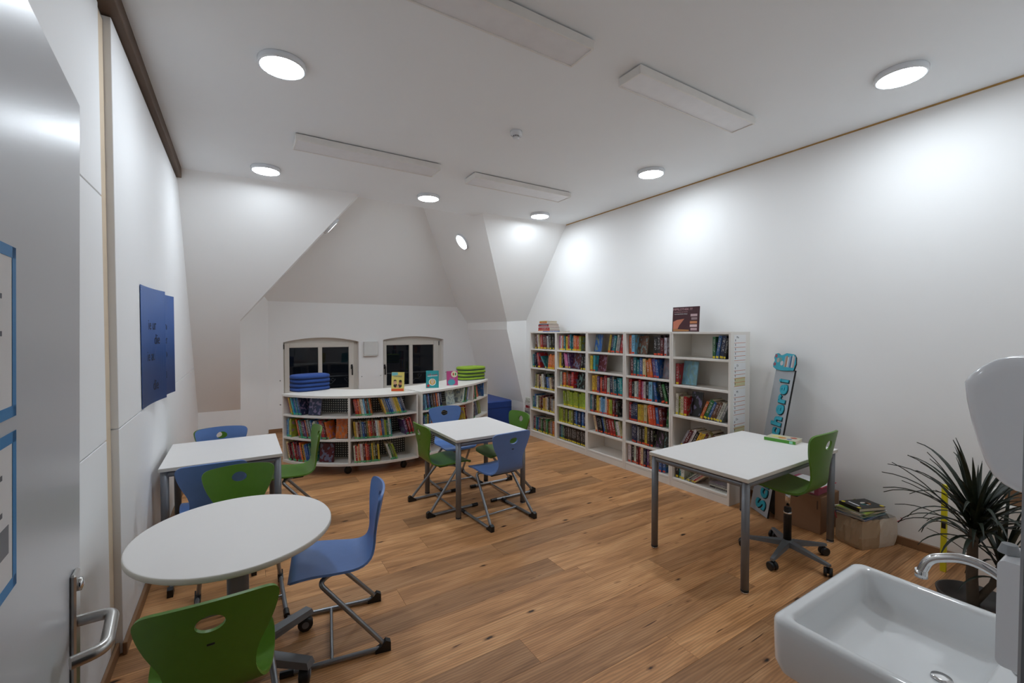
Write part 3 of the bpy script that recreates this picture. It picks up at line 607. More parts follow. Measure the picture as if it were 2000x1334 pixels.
# ================================================================== BOOKS
PAL = dict(r='a3262a', m='5c1a22', o='c8682a', y='c9a738', g='2f6b3c', l='8f9f35', t='1f6f78', b='2b5c9a', n='1c2748', k='141416', w='c9c8c4', c='c9b98f', a='77797c', p='b8628f', u='5b3a70', s='6fa3c4', e='6a4630', d='34302e', v='6f7038', q='35a0a8', h='c04a2a')
CN = dict(r='red', m='maroon', o='orange', y='yellow', g='green', l='lime-green', t='teal', b='blue', n='navy', k='black', w='white', c='cream', a='grey', p='pink', u='purple', s='pale blue', e='brown', d='dark grey', v='olive', q='turquoise', h='vermilion')
ORD = ['', 'first', 'second', 'third', 'fourth', 'fifth', 'sixth', 'seventh', 'eighth', 'ninth', 'tenth', '11th', '12th', '13th', '14th', '15th', '16th', '17th', '18th', '19th', '20th', '21st', '22nd', '23rd', '24th', '25th', '26th', '27th', '28th', '29th', '30th', '31st', '32nd', '33rd', '34th', '35th', '36th']
ub = MB()      # unit book: x thickness -.5...5, y depth 0 (spine)..1, z 0..1
for bx, mi in (((-.5, -.42, 0, 1, 0, 1), 0), ((.42, .5, 0, 1, 0, 1), 0), ((-.42, .42, 0, .015, 0, 1), 0), ((-.42, .42, .015, .97, .012, .988), 1)): ub.box(*bx, mi=mi)
o = ub.build('book', [bookm, pagem]); UB = o.data; bpy.data.objects.remove(o)
o = MB().box(-.40, .40, -.004, .001, .02, .115).build('x', mat('label_yellow', 'd9c02a', .5)); LB = {'y': o.data}; bpy.data.objects.remove(o)
for k_, c_ in (('r', 'd2451f'), ('g', '4fb07a')):
    me = LB['y'].copy(); me.materials.clear(); me.materials.append(mat('label_' + k_, c_, .5)); LB[k_] = me
rb = random.Random(11)
NB_BOOKS = [0]
def put_book(M, th, h, dp, col, label, group, sticker='y', spine=True, kind='book'):
    o = mk(kind.replace(' ', '_'), UB, None, label, kind, group); o.matrix_world = M @ Matrix.Diagonal((th, dp, h, 1))
    c = lin(PAL[col]); j = rb.uniform(.8, 1.2); o.color = tuple(min(1, x * j * rb.uniform(.9, 1.1)) for x in c[:3]) + (1,)
    if spine and sticker: mk('spine_label', LB[sticker], o)
    NB_BOOKS[0] += 1; return o
def parse(spec):
    for s in spec.split():
        k, _, r = s.partition(':'); yield k, r
def row(spec, width, clear, frm, where, group, sticker, kind='book', gap=0., hr=(.19, .235), tr=(.014, .032), dr=(.15, .19), scale_t=1.):
    """lay a row of books left to right. frm(s) gives a matrix: x = right along the shelf, y = into the shelf, z = up, at distance s."""
    psr = [None]; n = [0]; s = .03 if gap else .006; width -= .024 if gap else 0
    def lab(c, what='book'):
        n[0] += 1; return '%s %s, %s from left, %s' % (CN[c], what, ORD[n[0]], where)
    for k, cols in parse(spec):
        if k[0] == 'G': s += float(k[1:]) ; continue
        if k[0] in 'UL/\\':
            ang = float(k[1:] or 0) * (1 if k[0] == '/' else -1) if k[0] in '/\\' else 0.
            ca, sa = math.cos(R(ang)), math.sin(R(ang)); first = True; sref = s + .5 * len(cols) * (tr[0] + tr[1]) / 2 / ca; pad = 1.02 if gap else 1.0
            if gap and psr[0] is not None: s += .14 * (sref - psr[0]); sref += .14 * (sref - psr[0])
            psr[0] = sref
            # total footprint when the books lean
            for i, c in enumerate(cols):
                th = rb.uniform(*tr) * (.42 if abs(ang) > 40 else 1.); h = min(rb.uniform(*hr), (clear - .012) / max(abs(ca), .5) * .99 - th * abs(sa)); dp = rb.uniform(*dr)
                if first and ang < 0: s += 0
                if first: s += h * abs(sa) * (1 if ang < 0 else 0); first = False
                if s + th / ca > width - (h * sa if ang > 0 else 0) + .004: continue
                # pivot on the lower corner on the side it leans to
                M = frm(s + th / ca * .5, sref) @ Matrix.Translation(((abs(sa) * th * .5 + .0012) * sa / ca, rb.uniform(.002, .022), abs(sa) * th * .5 + .0012)) @ Matrix.Rotation(R(ang), 4, 'Y')
                put_book(M, th * .97, h, dp, c, lab(c), group, sticker, True, kind); s += th / ca * pad + .0006
            if ang > 0: s += h * sa
            s += gap
        if k[0] == 'F':     # a book showing its cover
            c = cols[0]; s += .035 if gap else 0; wd = min(float(k[1:] or .15), width - s - .01)
            if wd < .07: continue
            h = min(rb.uniform(hr[0] + .02, hr[1] + .02), clear - .015); th = .012
            M = frm(s + wd * .5) @ Matrix.Translation((-wd * .5, .05, .002)) @ Matrix.Rotation(R(-8), 4, 'X') @ Matrix.Rotation(R(90), 4, 'Z') @ Matrix.Translation((0, -wd, 0)) if False else frm(s + wd * .5) @ Matrix.Translation((-wd * .5, .062, .004)) @ Matrix.Rotation(R(-9), 4, 'X') @ Matrix.Rotation(R(-90), 4, 'Z')
            put_book(M, th, h, wd, c, lab(c, 'face-out book'), group, None, False, kind)
            # simple printed cover: title bar and picture patch
            s += wd + (.035 if gap else .01)
        if k[0] == 'P':     # lying pile
            z = .001; wd = min(.2, width - s - .012)
            if wd < .1: continue
            for c in cols:
                th = rb.uniform(.008, .014); M = frm(s + wd * .5) @ Matrix.Translation((-wd * .5 + rb.uniform(-.01, .01), .01, z + th / 2)) @ Matrix.Rotation(R(90), 4, 'Y') @ Matrix.Translation((0, 0, 0)); put_book(M, th, wd, .22, c, lab(c, 'magazine lying flat'), group, None, False, 'magazine'); z += th + .0006
            s += wd
# ---- five tall bookcases on the right wall
BX, BD, BH = 3.905, .322, 1.65; Y0 = 2.395; BW = .669
phr = ['nearest tall bookcase', 'second-nearest tall bookcase', 'middle tall bookcase', 'second-farthest tall bookcase', 'farthest tall bookcase']
LEV6 = (.095, .345, .595, .86, 1.13, 1.385); LEV5 = (.095, .44, .77, 1.09, 1.385)
ROWS = {  # top row first
 0: ['G.42 U:g /9:bnks U:w', 'U:r F.17:s G.30 /22:kn', 'U:wlc U:r F.13:k /24:ogbeewaowkkgrrwwbb', 'G.04 /28:amwkyymvewwgbrgg', 'U:ktw /50:wkawrc G.01 P:wakwaa'],
 1: ['U:os F.14:e G.13 U:kdmw', 'G.03 U:mttbc \\9:ooub F.14:a', 'U:rkwarpwks \\8:b \\16:kgrwkk', 'U:rnnnyyc \\7:ohhbm F.13:g', 'G.05 U:nnadkydk F.10:d F.11:d', 'U:wkwmrcnuecoybb'],
 2: ['G.02 F.13:b G.16 /10:yntwarkm', 'U:yq F.15:m', 'G.03 U:yyuhmrw \\4:nattqtbnk', 'U:tadycsswoylmd F.14:k', 'G.06 \\14:ckkbvmrrgwcosbtkk', ''],
 3: ['U:pwotyrttoohl F.20:v U:y', 'U:yd \\11:ppu F.16:m G.05 /7:kkdau', 'G.03 U:wroermr F.15:k G.12 /11:mn U:c', 'G.09 \\5:lllllllllllllllll', 'U:llvldlv U:nbnnbnbnnn', 'U:ntg \\4:kkdkkkkkkdkkkkkkk'],
 4: ['G.05 U:e \\6:wcormmwadd', 'U:tn \\14:mr \\38:t /6:oooo', 'G.04 U:avc \\9:mcwkbacedbn', 'U:tbwvemycwdeacn \\8:nnke', 'U:nrtbmgdegevaocmou'],
}
for i in range(5):
    y0, y1 = Y0 + BW * i, Y0 + BW * (i + 1); lev = LEV5 if i in (0, 4) else LEV6
    t = thing('bookcase', 'white %s in the row along the right wall' % phr[i], 'bookcase', (BX, y0, 0), 0, 'five white bookcases along the right wall')
    for a, b in ((.001, .024), (BW - .024, BW - .001)): MB().bbox(0, BD, a, b, 0, BH - .022, .0015).build('side_panel', shelf_w, t)
    MB().bbox(0, BD, .001, BW - .001, BH - .022, BH, .0015).build('top_panel', shelf_w, t)
    MB().box(BD - .012, BD - .002, .024, BW - .024, .07, BH - .022).build('back_panel', shelf_w, t)
    MB().bbox(.004, .022, .024, BW - .024, 0, .07, .001).build('plinth', shelf_w, t)
    for z in lev: MB().bbox(.003, BD - .012, .0242, BW - .0242, z - .022, z, .0015).build('shelf', shelf_w, t)
    for r_, spec in enumerate(ROWS[i]):
        z = lev[len(lev) - 1 - r_]; top = (lev[len(lev) - r_] - .022) if r_ else BH - .022; yl = y1 - .028
        frm = lambda s, sr=None, z=z, yl=yl: Matrix.Translation((BX + .03, yl - s, z)) @ Matrix.Rotation(R(-90), 4, 'Z')
        row(spec, BW - .056, top - z, frm, '%s shelf of %s' % (ORD[r_ + 1], phr[i]), 'books in the tall bookcases', 'r' if i in (1, 2) else 'y', 'book', tr=(.030, .052) if i else (.022, .042))
# list sheets taped to the end of the nearest bookcase
orl = flat('orange_line', 'c8703c')
for k, (v0, v1) in enumerate(((654, 707), (709, 757), (760, 812), (813, 846))):
    z1_ = atY(1445, v0, Y0).z; z0_ = atY(1445, v1, Y0).z; x0_, x1_ = 3.955, 4.15
    t = thing('list_sheet', '%s list sheet with orange lines on the end of the nearest bookcase' % ('top', 'second', 'third', 'lowest')[k], 'paper', group='taped lists'); M = frame((x0_, Y0 + .001, z0_), (1, 0, 0), (0, 0, 1)); t.matrix_world = M; hh = z1_ - z0_; ww = x1_ - x0_; I = Matrix()
    decal('sheet', [(0, 0), (ww, 0), (ww, hh), (0, hh)], paperm, t, I, .0, .0006)
    text('heading', ('Mo', 'Di', 'Mi', 'Do')[k], .03, inkm, t, Matrix.Translation((.06, hh - .024, .0008)), extrude=.0002)
    nl = 5 if k < 3 else 3
    for j in range(nl): zz = (hh - .05) * (j / nl) + .012; decal('rule', [(.005, zz), (ww - .005, zz + .003), (ww - .005, zz + .007), (.005, zz + .004)], orl, t, I, .0007, .0003)
    for j in range(nl): zz = (hh - .05) * (j / nl) + .03; decal('writing', [(.02, zz), (.028, zz), (.028, zz + .02), (.02, zz + .02)], inkm, t, I, .0007, .0002)
    if k in (1, 3): decal('yellow_field', [(.014, .016), (ww - .006, .018), (ww - .006, hh * .42), (.014, hh * .42 - .003)], flat('pale_yellow', 'c9c59a'), t, I, .00062, .00008)
# stack of books and a blue folder on top of the farthest bookcase
z = BH + .0005; t_ = put_book(Matrix.Translation((4.0, 5.30, z + .006)) @ Matrix.Rotation(R(-90), 4, 'Z') @ Matrix.Rotation(R(90), 4, 'Y') @ Matrix.Translation((0, 0, -.22)), .012, .42, .2, 'b', 'thin blue folder lying under the book stack on the farthest bookcase', None, None, False); z += .0125
for k, (c, th, wd, lb) in enumerate((('o', .016, .30, 'orange book at the bottom of the stack on the farthest bookcase'), ('r', .035, .29, 'thick red book second from the bottom of the stack'), ('w', .018, .28, 'white book in the middle of the stack on the bookcase'), ('r', .02, .27, 'red book above the white one in the stack'), ('n', .014, .26, 'navy book in the upper half of the stack'), ('w', .012, .22, 'thin white book below the top of the stack'), ('o', .022, .19, 'small orange book near the top of the stack'), ('y', .012, .19, 'small yellow book on top of the stack on the bookcase'))):
    put_book(Matrix.Translation((4.0 + .004 * (k % 3), 5.50 + .003 * k, z + th / 2)) @ Matrix.Rotation(R(-90), 4, 'Z') @ Matrix.Rotation(R(90), 4, 'Y') @ Matrix.Translation((0, 0, -wd / 2)), th, wd, .2, c, lb, 'book stack on the farthest bookcase', None, False); z += th + .0006
# face-out picture book on top of the nearest bookcase
def display_book(label, x0, y0, z0, M, wd, hh, th, col):
    t = thing('picture_book', label, 'book', group='picture books on display'); t.matrix_world = M
    b = MB(); b.bbox(0, wd, 0, hh, -.003, 0, .001); b.bbox(0, wd, 0, hh, -th, -th + .003, .001); b.bbox(0, .004, 0, hh, -th, 0, .001); b.build('cover', flat('cover_' + col, col, .35), t)
    MB().box(.004, wd - .005, .004, hh - .004, -th + .003, -.003).build('pages', pagem, t); return t
I4 = Matrix()
M = frame((4.085, 3.195, BH + .0005), (0.02, -1, 0), (.05, 0, 1))
t = display_book('dark red picture book standing on top of the nearest bookcase', 0, 0, 0, M, .325, .27, .012, '3a0d16')
text('title', 'PIPPILOTHEK ???', .034, flat('dusty_pink', 'b98f93'), t, Matrix.Translation((.125, .243, .0004)), extrude=.0002)
text('subtitle', 'Eine Bibliothek wirkt Wunder', .014, flat('dusty_pink', 'b98f93'), t, Matrix.Translation((.105, .215, .0004)), extrude=.0002)
text('author', 'Lorenz Pauli & Kathrin Schaerer', .0125, paperm, t, Matrix.Translation((.105, .193, .0004)), extrude=.0002)
decal('picture', [(.012, .03), (.012, .11), (.06, .13), (.15, .14), (.09, .07), (.07, .03)], flat('salmon', 'b56a50'), t, I4)
decal('picture', [(.012, .005), (.21, .005), (.21, .022), (.012, .03)], flat('ochre_print', '9c6a3a'), t, I4)
for j, (y_, x_, c_) in enumerate(((.165, .225, 'b59a9c'), (.128, .235, '8a7476'), (.088, .22, 'b5744a'), (.052, .22, 'c5a8a8'), (.015, .23, 'a88a8c'))): decal('picture', [(x_, y_), (.305, y_), (.305, y_ + .026), (x_, y_ + .026)], flat('bk%d' % j, c_), t, I4)

# ---- curved double-sided book units on castors
class Arc:
    def __init__(s, c, r, a0, a1): s.c = Vector(c); s.r = r; s.a0 = R(a0); s.a1 = R(a1)
    def p(s, a, rr, z): return Vector((s.c.x + rr * math.cos(a), s.c.y + rr * math.sin(a), z))
    def slab(s, mb, a0, a1, r0, r1, z0, z1, n=24):
        vs = []
        for k in range(n + 1):
            a = a0 + (a1 - a0) * k / n; vs += [s.p(a, r0, z0), s.p(a, r1, z0), s.p(a, r1, z1), s.p(a, r0, z1)]
        fs = [(0, 3, 2, 1), (4 * n, 4 * n + 1, 4 * n + 2, 4 * n + 3)]
        for k in range(n):
            b = 4 * k
            for i in range(4): fs.append((b + i, b + (i + 1) % 4, b + 4 + (i + 1) % 4, b + 4 + i))
        mb.add(vs, fs); return mb
perf = None
def perf_mat():
    m = bpy.data.materials.new('perforated_metal'); m.use_nodes = True; nt = m.node_tree; b = nt.nodes['Principled BSDF']; N = nt.nodes.new; L = nt.links.new
    uv = N('ShaderNodeTexCoord'); sep = N('ShaderNodeSeparateXYZ'); L(uv.outputs['UV'], sep.inputs[0])
    def cell(o):
        a = N('ShaderNodeMath'); a.operation = 'FRACT'; L(o, a.inputs[0]); c = N('ShaderNodeMath'); c.operation = 'SUBTRACT'; c.inputs[1].default_value = .5; L(a.outputs[0], c.inputs[0]); d = N('ShaderNodeMath'); d.operation = 'POWER'; d.inputs[1].default_value = 2; L(c.outputs[0], d.inputs[0]); return d.outputs[0]
    ad = N('ShaderNodeMath'); ad.operation = 'ADD'; L(cell(sep.outputs[0]), ad.inputs[0]); L(cell(sep.outputs[1]), ad.inputs[1])
    lt = N('ShaderNodeMath'); lt.operation = 'LESS_THAN'; lt.inputs[1].default_value = .06; L(ad.outputs[0], lt.inputs[0])
    mx = N('ShaderNodeMix'); mx.data_type = 'RGBA'; mx.inputs[6].default_value = lin('4a4d4c'); mx.inputs[7].default_value = lin('e8e8e0'); L(lt.outputs[0], mx.inputs[0]); L(mx.outputs[2], b.inputs['Base Color']); b.inputs['Roughness'].default_value = .5
    return m
perf = perf_mat()
ZTOP, ZS = .918, (.14, .415, .68)
DEPTH = .60
def curved_unit(arc, divs, label, rows):
    t = thing('curved_bookshelf', label, 'bookshelf', group='curved book units'); r1 = arc.r; r0 = arc.r - DEPTH
    arc.slab(MB(), arc.a0, arc.a1, r0, r1, ZTOP - .026, ZTOP, 40).build('top_board', shelf_w, t)
    arc.slab(MB(), arc.a0, arc.a1, r0, r1, ZS[0] - .026, ZS[0], 40).build('base_board', shelf_w, t)
    ed = .022 / arc.r
    al = [arc.a0] + [arc.a0 + (arc.a1 - arc.a0) * d for d in divs] + [arc.a1]
    for k, a in enumerate(al):
        a_ = a if k == 0 else (a - ed if k == len(al) - 1 else a - ed / 2)
        arc.slab(MB(), a_, a_ + ed, r0 + .005, r1 - .003, ZS[0], ZTOP - .026, 2).build('upright', shelf_w, t)
    # perforated middle sheet
    n = 40; vs = []; me = MB(); rm = arc.r - .30
    for k in range(n + 1): a = arc.a0 + (arc.a1 - arc.a0) * k / n; vs += [arc.p(a, rm, ZS[0]), arc.p(a, rm, ZTOP - .026)]
    me.add(vs, [(2 * k, 2 * k + 2, 2 * k + 3, 2 * k + 1) for k in range(n)], 0, True); o = me.build('perforated_sheet', perf, t)
    uvl = o.data.uv_layers.new(name='UVMap'); tl = rm * (arc.a1 - arc.a0)
    for lp in o.data.loops: vi = lp.vertex_index; uvl.data[lp.index].uv = ((vi // 2) / n * tl / .028, (0 if vi % 2 == 0 else (ZTOP - .026 - ZS[0]) / .028))
    for b_, (a, b) in enumerate(zip(al[:-1], al[1:])):
        s0 = a + (ed if b_ == 0 else ed / 2); s1 = b - (ed if b_ == len(al) - 2 else ed / 2)
        for z in ZS[1:]:
            arc.slab(MB(), s0, s1, r0 + .006, r1 - .004, z - .02, z, 20).build('shelf', shelf_w, t)
        for r_ in range(3):
            z = ZS[2 - r_]; top = (ZS[3 - r_] - .02) if r_ else ZTOP - .026
            spec = rows[b_][r_] if r_ < len(rows[b_]) else ''
            if not spec: continue
            wd = (s1 - s0) * arc.r
            def frm(s, sr=None, z=z, s0=s0):
                a_ = s0 + s / arc.r; p = arc.p(a_, arc.r - .012, z); return Matrix.Translation(p) @ Matrix.Rotation((a_ if sr is None else s0 + sr / arc.r) + R(90), 4, 'Z')
            row(spec, wd, top - z, frm, '%s shelf, %s' % (ORD[r_ + 1], label_bay[label][b_]), 'picture books in the curved shelf', 'g', 'picture book', .03, hr=(.19, .225), tr=(.013, .026), dr=(.15, .18))
    for a in (arc.a0 + .12, (arc.a0 + arc.a1) / 2, arc.a1 - .12):
        for rr in (arc.r - .1, r0 + .1):
            p = arc.p(a, rr, 0); f = MB(); Mc = Matrix.Translation((p.x, p.y, .042)) @ Matrix.Rotation(a + .5, 4, 'Z') @ Matrix.Rotation(R(90), 4, 'Y'); f.lathe([(.02, -.018), (.04, -.016), (.042, -.01), (.042, .01), (.04, .016), (.02, .018)], 24, M=Mc); f.bbox(p.x - .02, p.x + .02, p.y - .02, p.y + .02, .08, ZS[0] - .026, .003); f.build('castor', blackp, t)
label_bay = {}
L1 = 'left curved white bookshelf below the windows'; L2 = 'right curved white bookshelf ending at the blue bench'
label_bay[L1] = ['left bay of left curved shelf', 'right bay of left curved shelf']; label_bay[L2] = ['left bay of right curved shelf', 'end bay of right curved shelf']
curved_unit(Arc((1.573, 6.381), 1.295, 206.5, 281.8), (.525,), L1,
  [['G.02 \\16:rywqbatbn F.16:n', 'U:bsyl \\13:hetgmuonawbcwabrrmo F.17:o', '\\13:cmrbgrrmuokybbat F.17:m'],
   ['\\9:rhrowwseto G.02 \\19:yaabbwcyybna G.17 /12:yr', '\\5:ycmabnvoremwcobalgwt G.03 \\16:umrmrowemoacvl U:m', '\\4:wrcowwmhrmgyvky \\19:wgvl']])
curved_unit(Arc((1.158, 7.824), 2.816, 284.7, 318.4), (.62,), L2,
  [['\\8:snobkaebouwnn G.06 F.17:w /13:wsgvbcw', 'U:bgtybnon G.45 \\14:yomr', 'U:cwvrcw'], ['\\7:rrwg F.14:o U:b', 'U:noeb F.12:n F.10:l', 'U:rb']])
# books on top of the curved shelf
def stand(label, pa, pb, hh, col, lean=.12):
    A_ = atZ(*pa, ZTOP); B_ = atZ(*pb, ZTOP); xd = (B_ - A_); xd.z = 0; out = Vector((xd.y, -xd.x, 0)).normalized()
    return display_book(label, 0, 0, 0, frame(A_ + Vector((0, 0, .001)), xd, Vector((0, 0, 1)) - out * lean), xd.length, hh, .02, col), xd.length
t, wd = stand('yellow and orange picture book standing left on the curved shelf', (764, 764.5), (788.5, 764.5), .235, 'd8c76a')
decal('cover_print', [(0.003, .003), (wd - .003, .003), (wd - .003, .035), (.003, .03)], flat('flame', 'd2542a'), t, I4); decal('cover_print', [(.003, .19), (wd * .5, .2), (wd * .5, .232), (.003, .232)], flat('cyan_sky', '6fb5bb'), t, I4)
text('title', 'Helden', .036, flat('title_grey', '5d6f80'), t, Matrix.Translation((wd / 2, .185, .0012)), extrude=.0002)
for (x_, y_, r_, c_) in ((.045, .105, .022, 'c99a78'), (.11, .10, .022, 'b8805e'), (.045, .125, .018, '1a1614'), (.11, .122, .018, '2a201a'), (.05, .07, .024, '1a1614'), (.105, .068, .024, '1a1614'), (.078, .06, .016, 'c99a78')): decal('cover_print', [(x_ + a, y_ + b) for a, b in disc(18, r_)], flat('fig' + c_, c_), t, I4, .0006 + .0003 * (c_ != '1a1614'))
t, wd = stand('turquoise picture book standing in the middle of the curved shelf', (832, 758), (857, 757.5), .225, '2f9498')
text('title', 'Lilli Luck', .036, flat('title_red', 'b52a35'), t, Matrix.Translation((wd / 2, .172, .0012)), extrude=.0002)
decal('cover_print', [(wd / 2 + a, .075 + b) for a, b in disc(28, .046)], paperm, t, I4, .0006); decal('cover_print', [(wd / 2 + a, .077 + b) for a, b in disc(28, .037)], flat('gold', 'c9a23c'), t, I4, .0011); decal('cover_print', [(wd / 2 + a, .085 + b) for a, b in disc(20, .022, 1, 1.6)], flat('skin', 'd3b79c'), t, I4, .0016); decal('cover_print', [(.03 + a, .03 + b) for a, b in disc(20, .017)], flat('title_red', 'b52a35'), t, I4, .0018)
decal('cover_print', [(.02, .148), (wd - .015, .155), (wd - .015, .162), (.02, .155)], paperm, t, I4, .0006)
t, wd = stand('pink picture book standing beside the green cushions', (873, 753), (894.5, 752.2), .195, 'b8437c')
decal('cover_print', [(wd * .68 + a, .150 + b) for a, b in disc(24, .042)], flat('cream_round', 'd8d6b0'), t, I4); decal('cover_print', [(wd * .42 + a, .042 + b) for a, b in disc(24, .042, 1.2, .95)], flat('round_blue', '4a98a8'), t, I4); decal('cover_print', [(wd * .6 + a, .15 + b) for a, b in disc(14, .010, 1, 2)], flat('title_red', 'b52a35'), t, I4, .0012); decal('cover_print', [(wd * .8 + a, .15 + b) for a, b in disc(14, .010, 1, 2)], flat('fig_g', '3c7f52'), t, I4, .0012)
text('title', 'Ponys', .03, flat('title_violet', '8a8fc4'), t, Matrix.Translation((wd / 2, .095, .0012)), extrude=.0002)
# cushions
def cushion_mesh(m):
    b = MB(); P = []
    for k in range(48):
        a = 2 * math.pi * k / 48; c, s_ = math.cos(a), math.sin(a); x = .225 * math.copysign(abs(c) ** .72, c); y = .165 * math.copysign(abs(s_) ** .72, s_) * (1 + .08 * math.cos(2 * a)); P.append((x, y))
    rg = []
    for sc_, z in ((.90, .0), (.975, .006), (1, .016), (1, .030), (.975, .040), (.90, .046), (.55, .049), (.0, .050)): rg.append([(x * sc_, y * sc_, z) for x, y in P])
    vs = [v for g in rg for v in g]; n = 48; fs = [tuple(range(n))[::-1]]
    for i in range(len(rg) - 1):
        for k in range(n): fs.append((i * n + k, i * n + (k + 1) % n, (i + 1) * n + (k + 1) % n, (i + 1) * n + k))
    b.add(vs, fs, 0, True); o = b.build('x', m); me = o.data; bpy.data.objects.remove(o)
    b = MB(); b.tube([(x * 1.001, y * 1.001, .004) for x, y in P] + [(P[0][0] * 1.001, P[0][1] * 1.001, .004)], .0035, 6, cap=False); o = b.build('x', mat('piping', '1c2c50' if m is bluefab else '4f6a14', .8)); pm = o.data; bpy.data.objects.remove(o); return me, pm
for m, c, rz, nm in ((bluefab, (.745, 6.02), 18, 'blue'), (greenfab, (3.02, 6.06), 12, 'green')):
    me, pm = cushion_mesh(m)
    for k in range(4):
        o = mk('seat_cushion', me, None, '%s %s felt cushion of the stack on the curved shelf' % (('lowest', 'second lowest', 'second highest', 'topmost')[k], nm), 'cushion', nm + ' cushion stack', None, (c[0] + rb.uniform(-.006, .006), c[1] + rb.uniform(-.006, .006), ZTOP + .0005 + k * .0508), R(rz + rb.uniform(-2, 2))); mk('piping', pm, o)
# blue bench behind the curved shelf
t = thing('foam_bench', 'dark blue vinyl foam bench between curved shelf and corner', 'bench', (0, 0, 0)); MB().bbox(3.30, 4.06, 6.52, 7.45, .0, .455, .02).build('block', bluevinyl, t); MB().bbox(3.31, 4.05, 6.517, 6.5195, .33, .336, .001).build('seam', mat('seam_dark', '0f2350', .6), t)
# paper pile between corner and bookcase
rr_ = random.Random(5); z = 0
for k in range(14):
    th = rr_.uniform(.032, .044); cx, cy = 4.13 + rr_.uniform(-.012, .012), 5.93 + rr_.uniform(-.012, .012)
    c = 'wwawrw'[k % 6]; M = Matrix.Translation((cx - .1, cy, z + th / 2)) @ Matrix.Rotation(R(-90), 4, 'Z') @ Matrix.Rotation(R(90), 4, 'Y') @ Matrix.Translation((0, 0, -.14))
    put_book(M, th, .28, .2, c, '%s magazine, %s from the bottom of the floor pile beside the farthest bookcase' % (CN[c], ORD[k + 1]), 'magazine pile in the corner', None, False, 'magazine'); z += th + .0006

# ================================================================== LEFT WALL SHEETS
def curved_sheet(label, y0, y1, z0, z1, bulge, words):
    t = thing('blue_sheet', label, 'poster', (XL, y0, z0)); n = 14; vs = []; W = y1 - y0; Hh = z1 - z0; f = MB()
    def pt(k): t_ = k / n; return (.004 + bulge * t_ ** 2.2, W * t_)
    for k in range(n + 1):
        x, y = pt(k); vs += [(x, y, 0), (x, y, Hh), (x + .002, y, 0), (x + .002, y, Hh)]
    for k in range(n):
        a, b = 4 * k, 4 * k + 4; fs = [(a + 2, b + 2, b + 3, a + 3), (a, a + 1, b + 1, b), (a, b, b + 2, a + 2), (a + 1, a + 3, b + 3, b + 1)]; f.add(vs[a:b + 4], [tuple(i - a for i in q) for q in fs], 0, True)
    f.add([vs[0], vs[1], vs[3], vs[2]], [(0, 1, 2, 3)]); f.add([vs[-4], vs[-3], vs[-1], vs[-2]], [(3, 2, 1, 0)])
    f.build('sheet', bluefoam, t)
    for (wy, wz, sz, body) in words:
        k = wy / W * n; x0, ya = pt(k - 1); x1, yb = pt(k + 1); x_, y_ = pt(k); text('handwriting', body, sz, inkm, t, frame((x_ + .0035, y_, wz), (x1 - x0, yb - ya, 0), (0, 0, 1)), extrude=.0002, res=2)
    for zz in (.02, Hh * .5, Hh - .03): MB().lathe([(.004, 0), (.004, .0015), (.001, .002)], 10, M=Matrix.Translation((.006, .02, zz)) @ Matrix.Rotation(R(90), 4, 'Y')).build('pin', chrome, t)
curved_sheet('front blue sheet with handwriting curling off the left wall', 3.53, 4.10, 1.165, 1.945, .055, [(.30, .53, .10, 'die uns'), (.40, .43, .10, 'die'), (.26, .32, .10, 'die aus'), (.36, .115, .10, 'die')])
curved_sheet('rear blue sheet with handwriting behind the front one on the left wall', 4.13, 4.66, 1.145, 1.945, .05, [(.27, .55, .10, 'Ferne'), (.27, .44, .10, 'oben'), (.27, .33, .10, 'vorne'), (.25, .17, .12, 'neu')])

# ================================================================== RIGHT SIDE: sign, boxes, bag, plant
bl_, br_ = Vector((4.068, 2.29, .002)), Vector((3.93, 2.06, .002)); top_mid = Vector((4.285, 2.205, 1.30)); midb = (bl_ + br_) / 2
SM = frame(bl_, br_ - bl_, top_mid - midb); SW = (br_ - bl_).length; SHH = (top_mid - midb).length
sg_ = thing('library_sign', 'grey sign board with teal letters leaning against the right wall', 'sign'); sg_.matrix_world = SM
MB().bbox(0, SW, 0, SHH, -.016, 0, .002).build('board', [signgrey, blackp], sg_)
for p in sg_.children[0].data.polygons:
    if abs(p.normal.z) < .9: p.material_index = 1
word = 'Schulbücherei'; yy = .03; tot = SHH - .11
wid_ = [1.1, .9, 1., 1., .5, 1., 1., .9, 1., 1., .75, 1., .5]; uw = tot / sum(wid_)
for ch_, w_ in zip(word, wid_):
    yc = yy + uw * w_ / 2; yy += uw * w_
    M = Matrix.Translation((SW * .60, yc, 0)) @ Matrix.Rotation(R(90), 4, 'Z')
    o = text('letter_shadow', ch_, uw * 1.75, blackp, sg_, Matrix.Translation((.003, -.003, .0012)) @ M, extrude=.001, offset=.0115 if ch_ not in 'iü' else .009); o2 = text('letter', ch_, uw * 1.75, teal, sg_, Matrix.Translation((0, 0, .0065)) @ M, extrude=.004, offset=.0068 if ch_ not in 'iü' else .004)
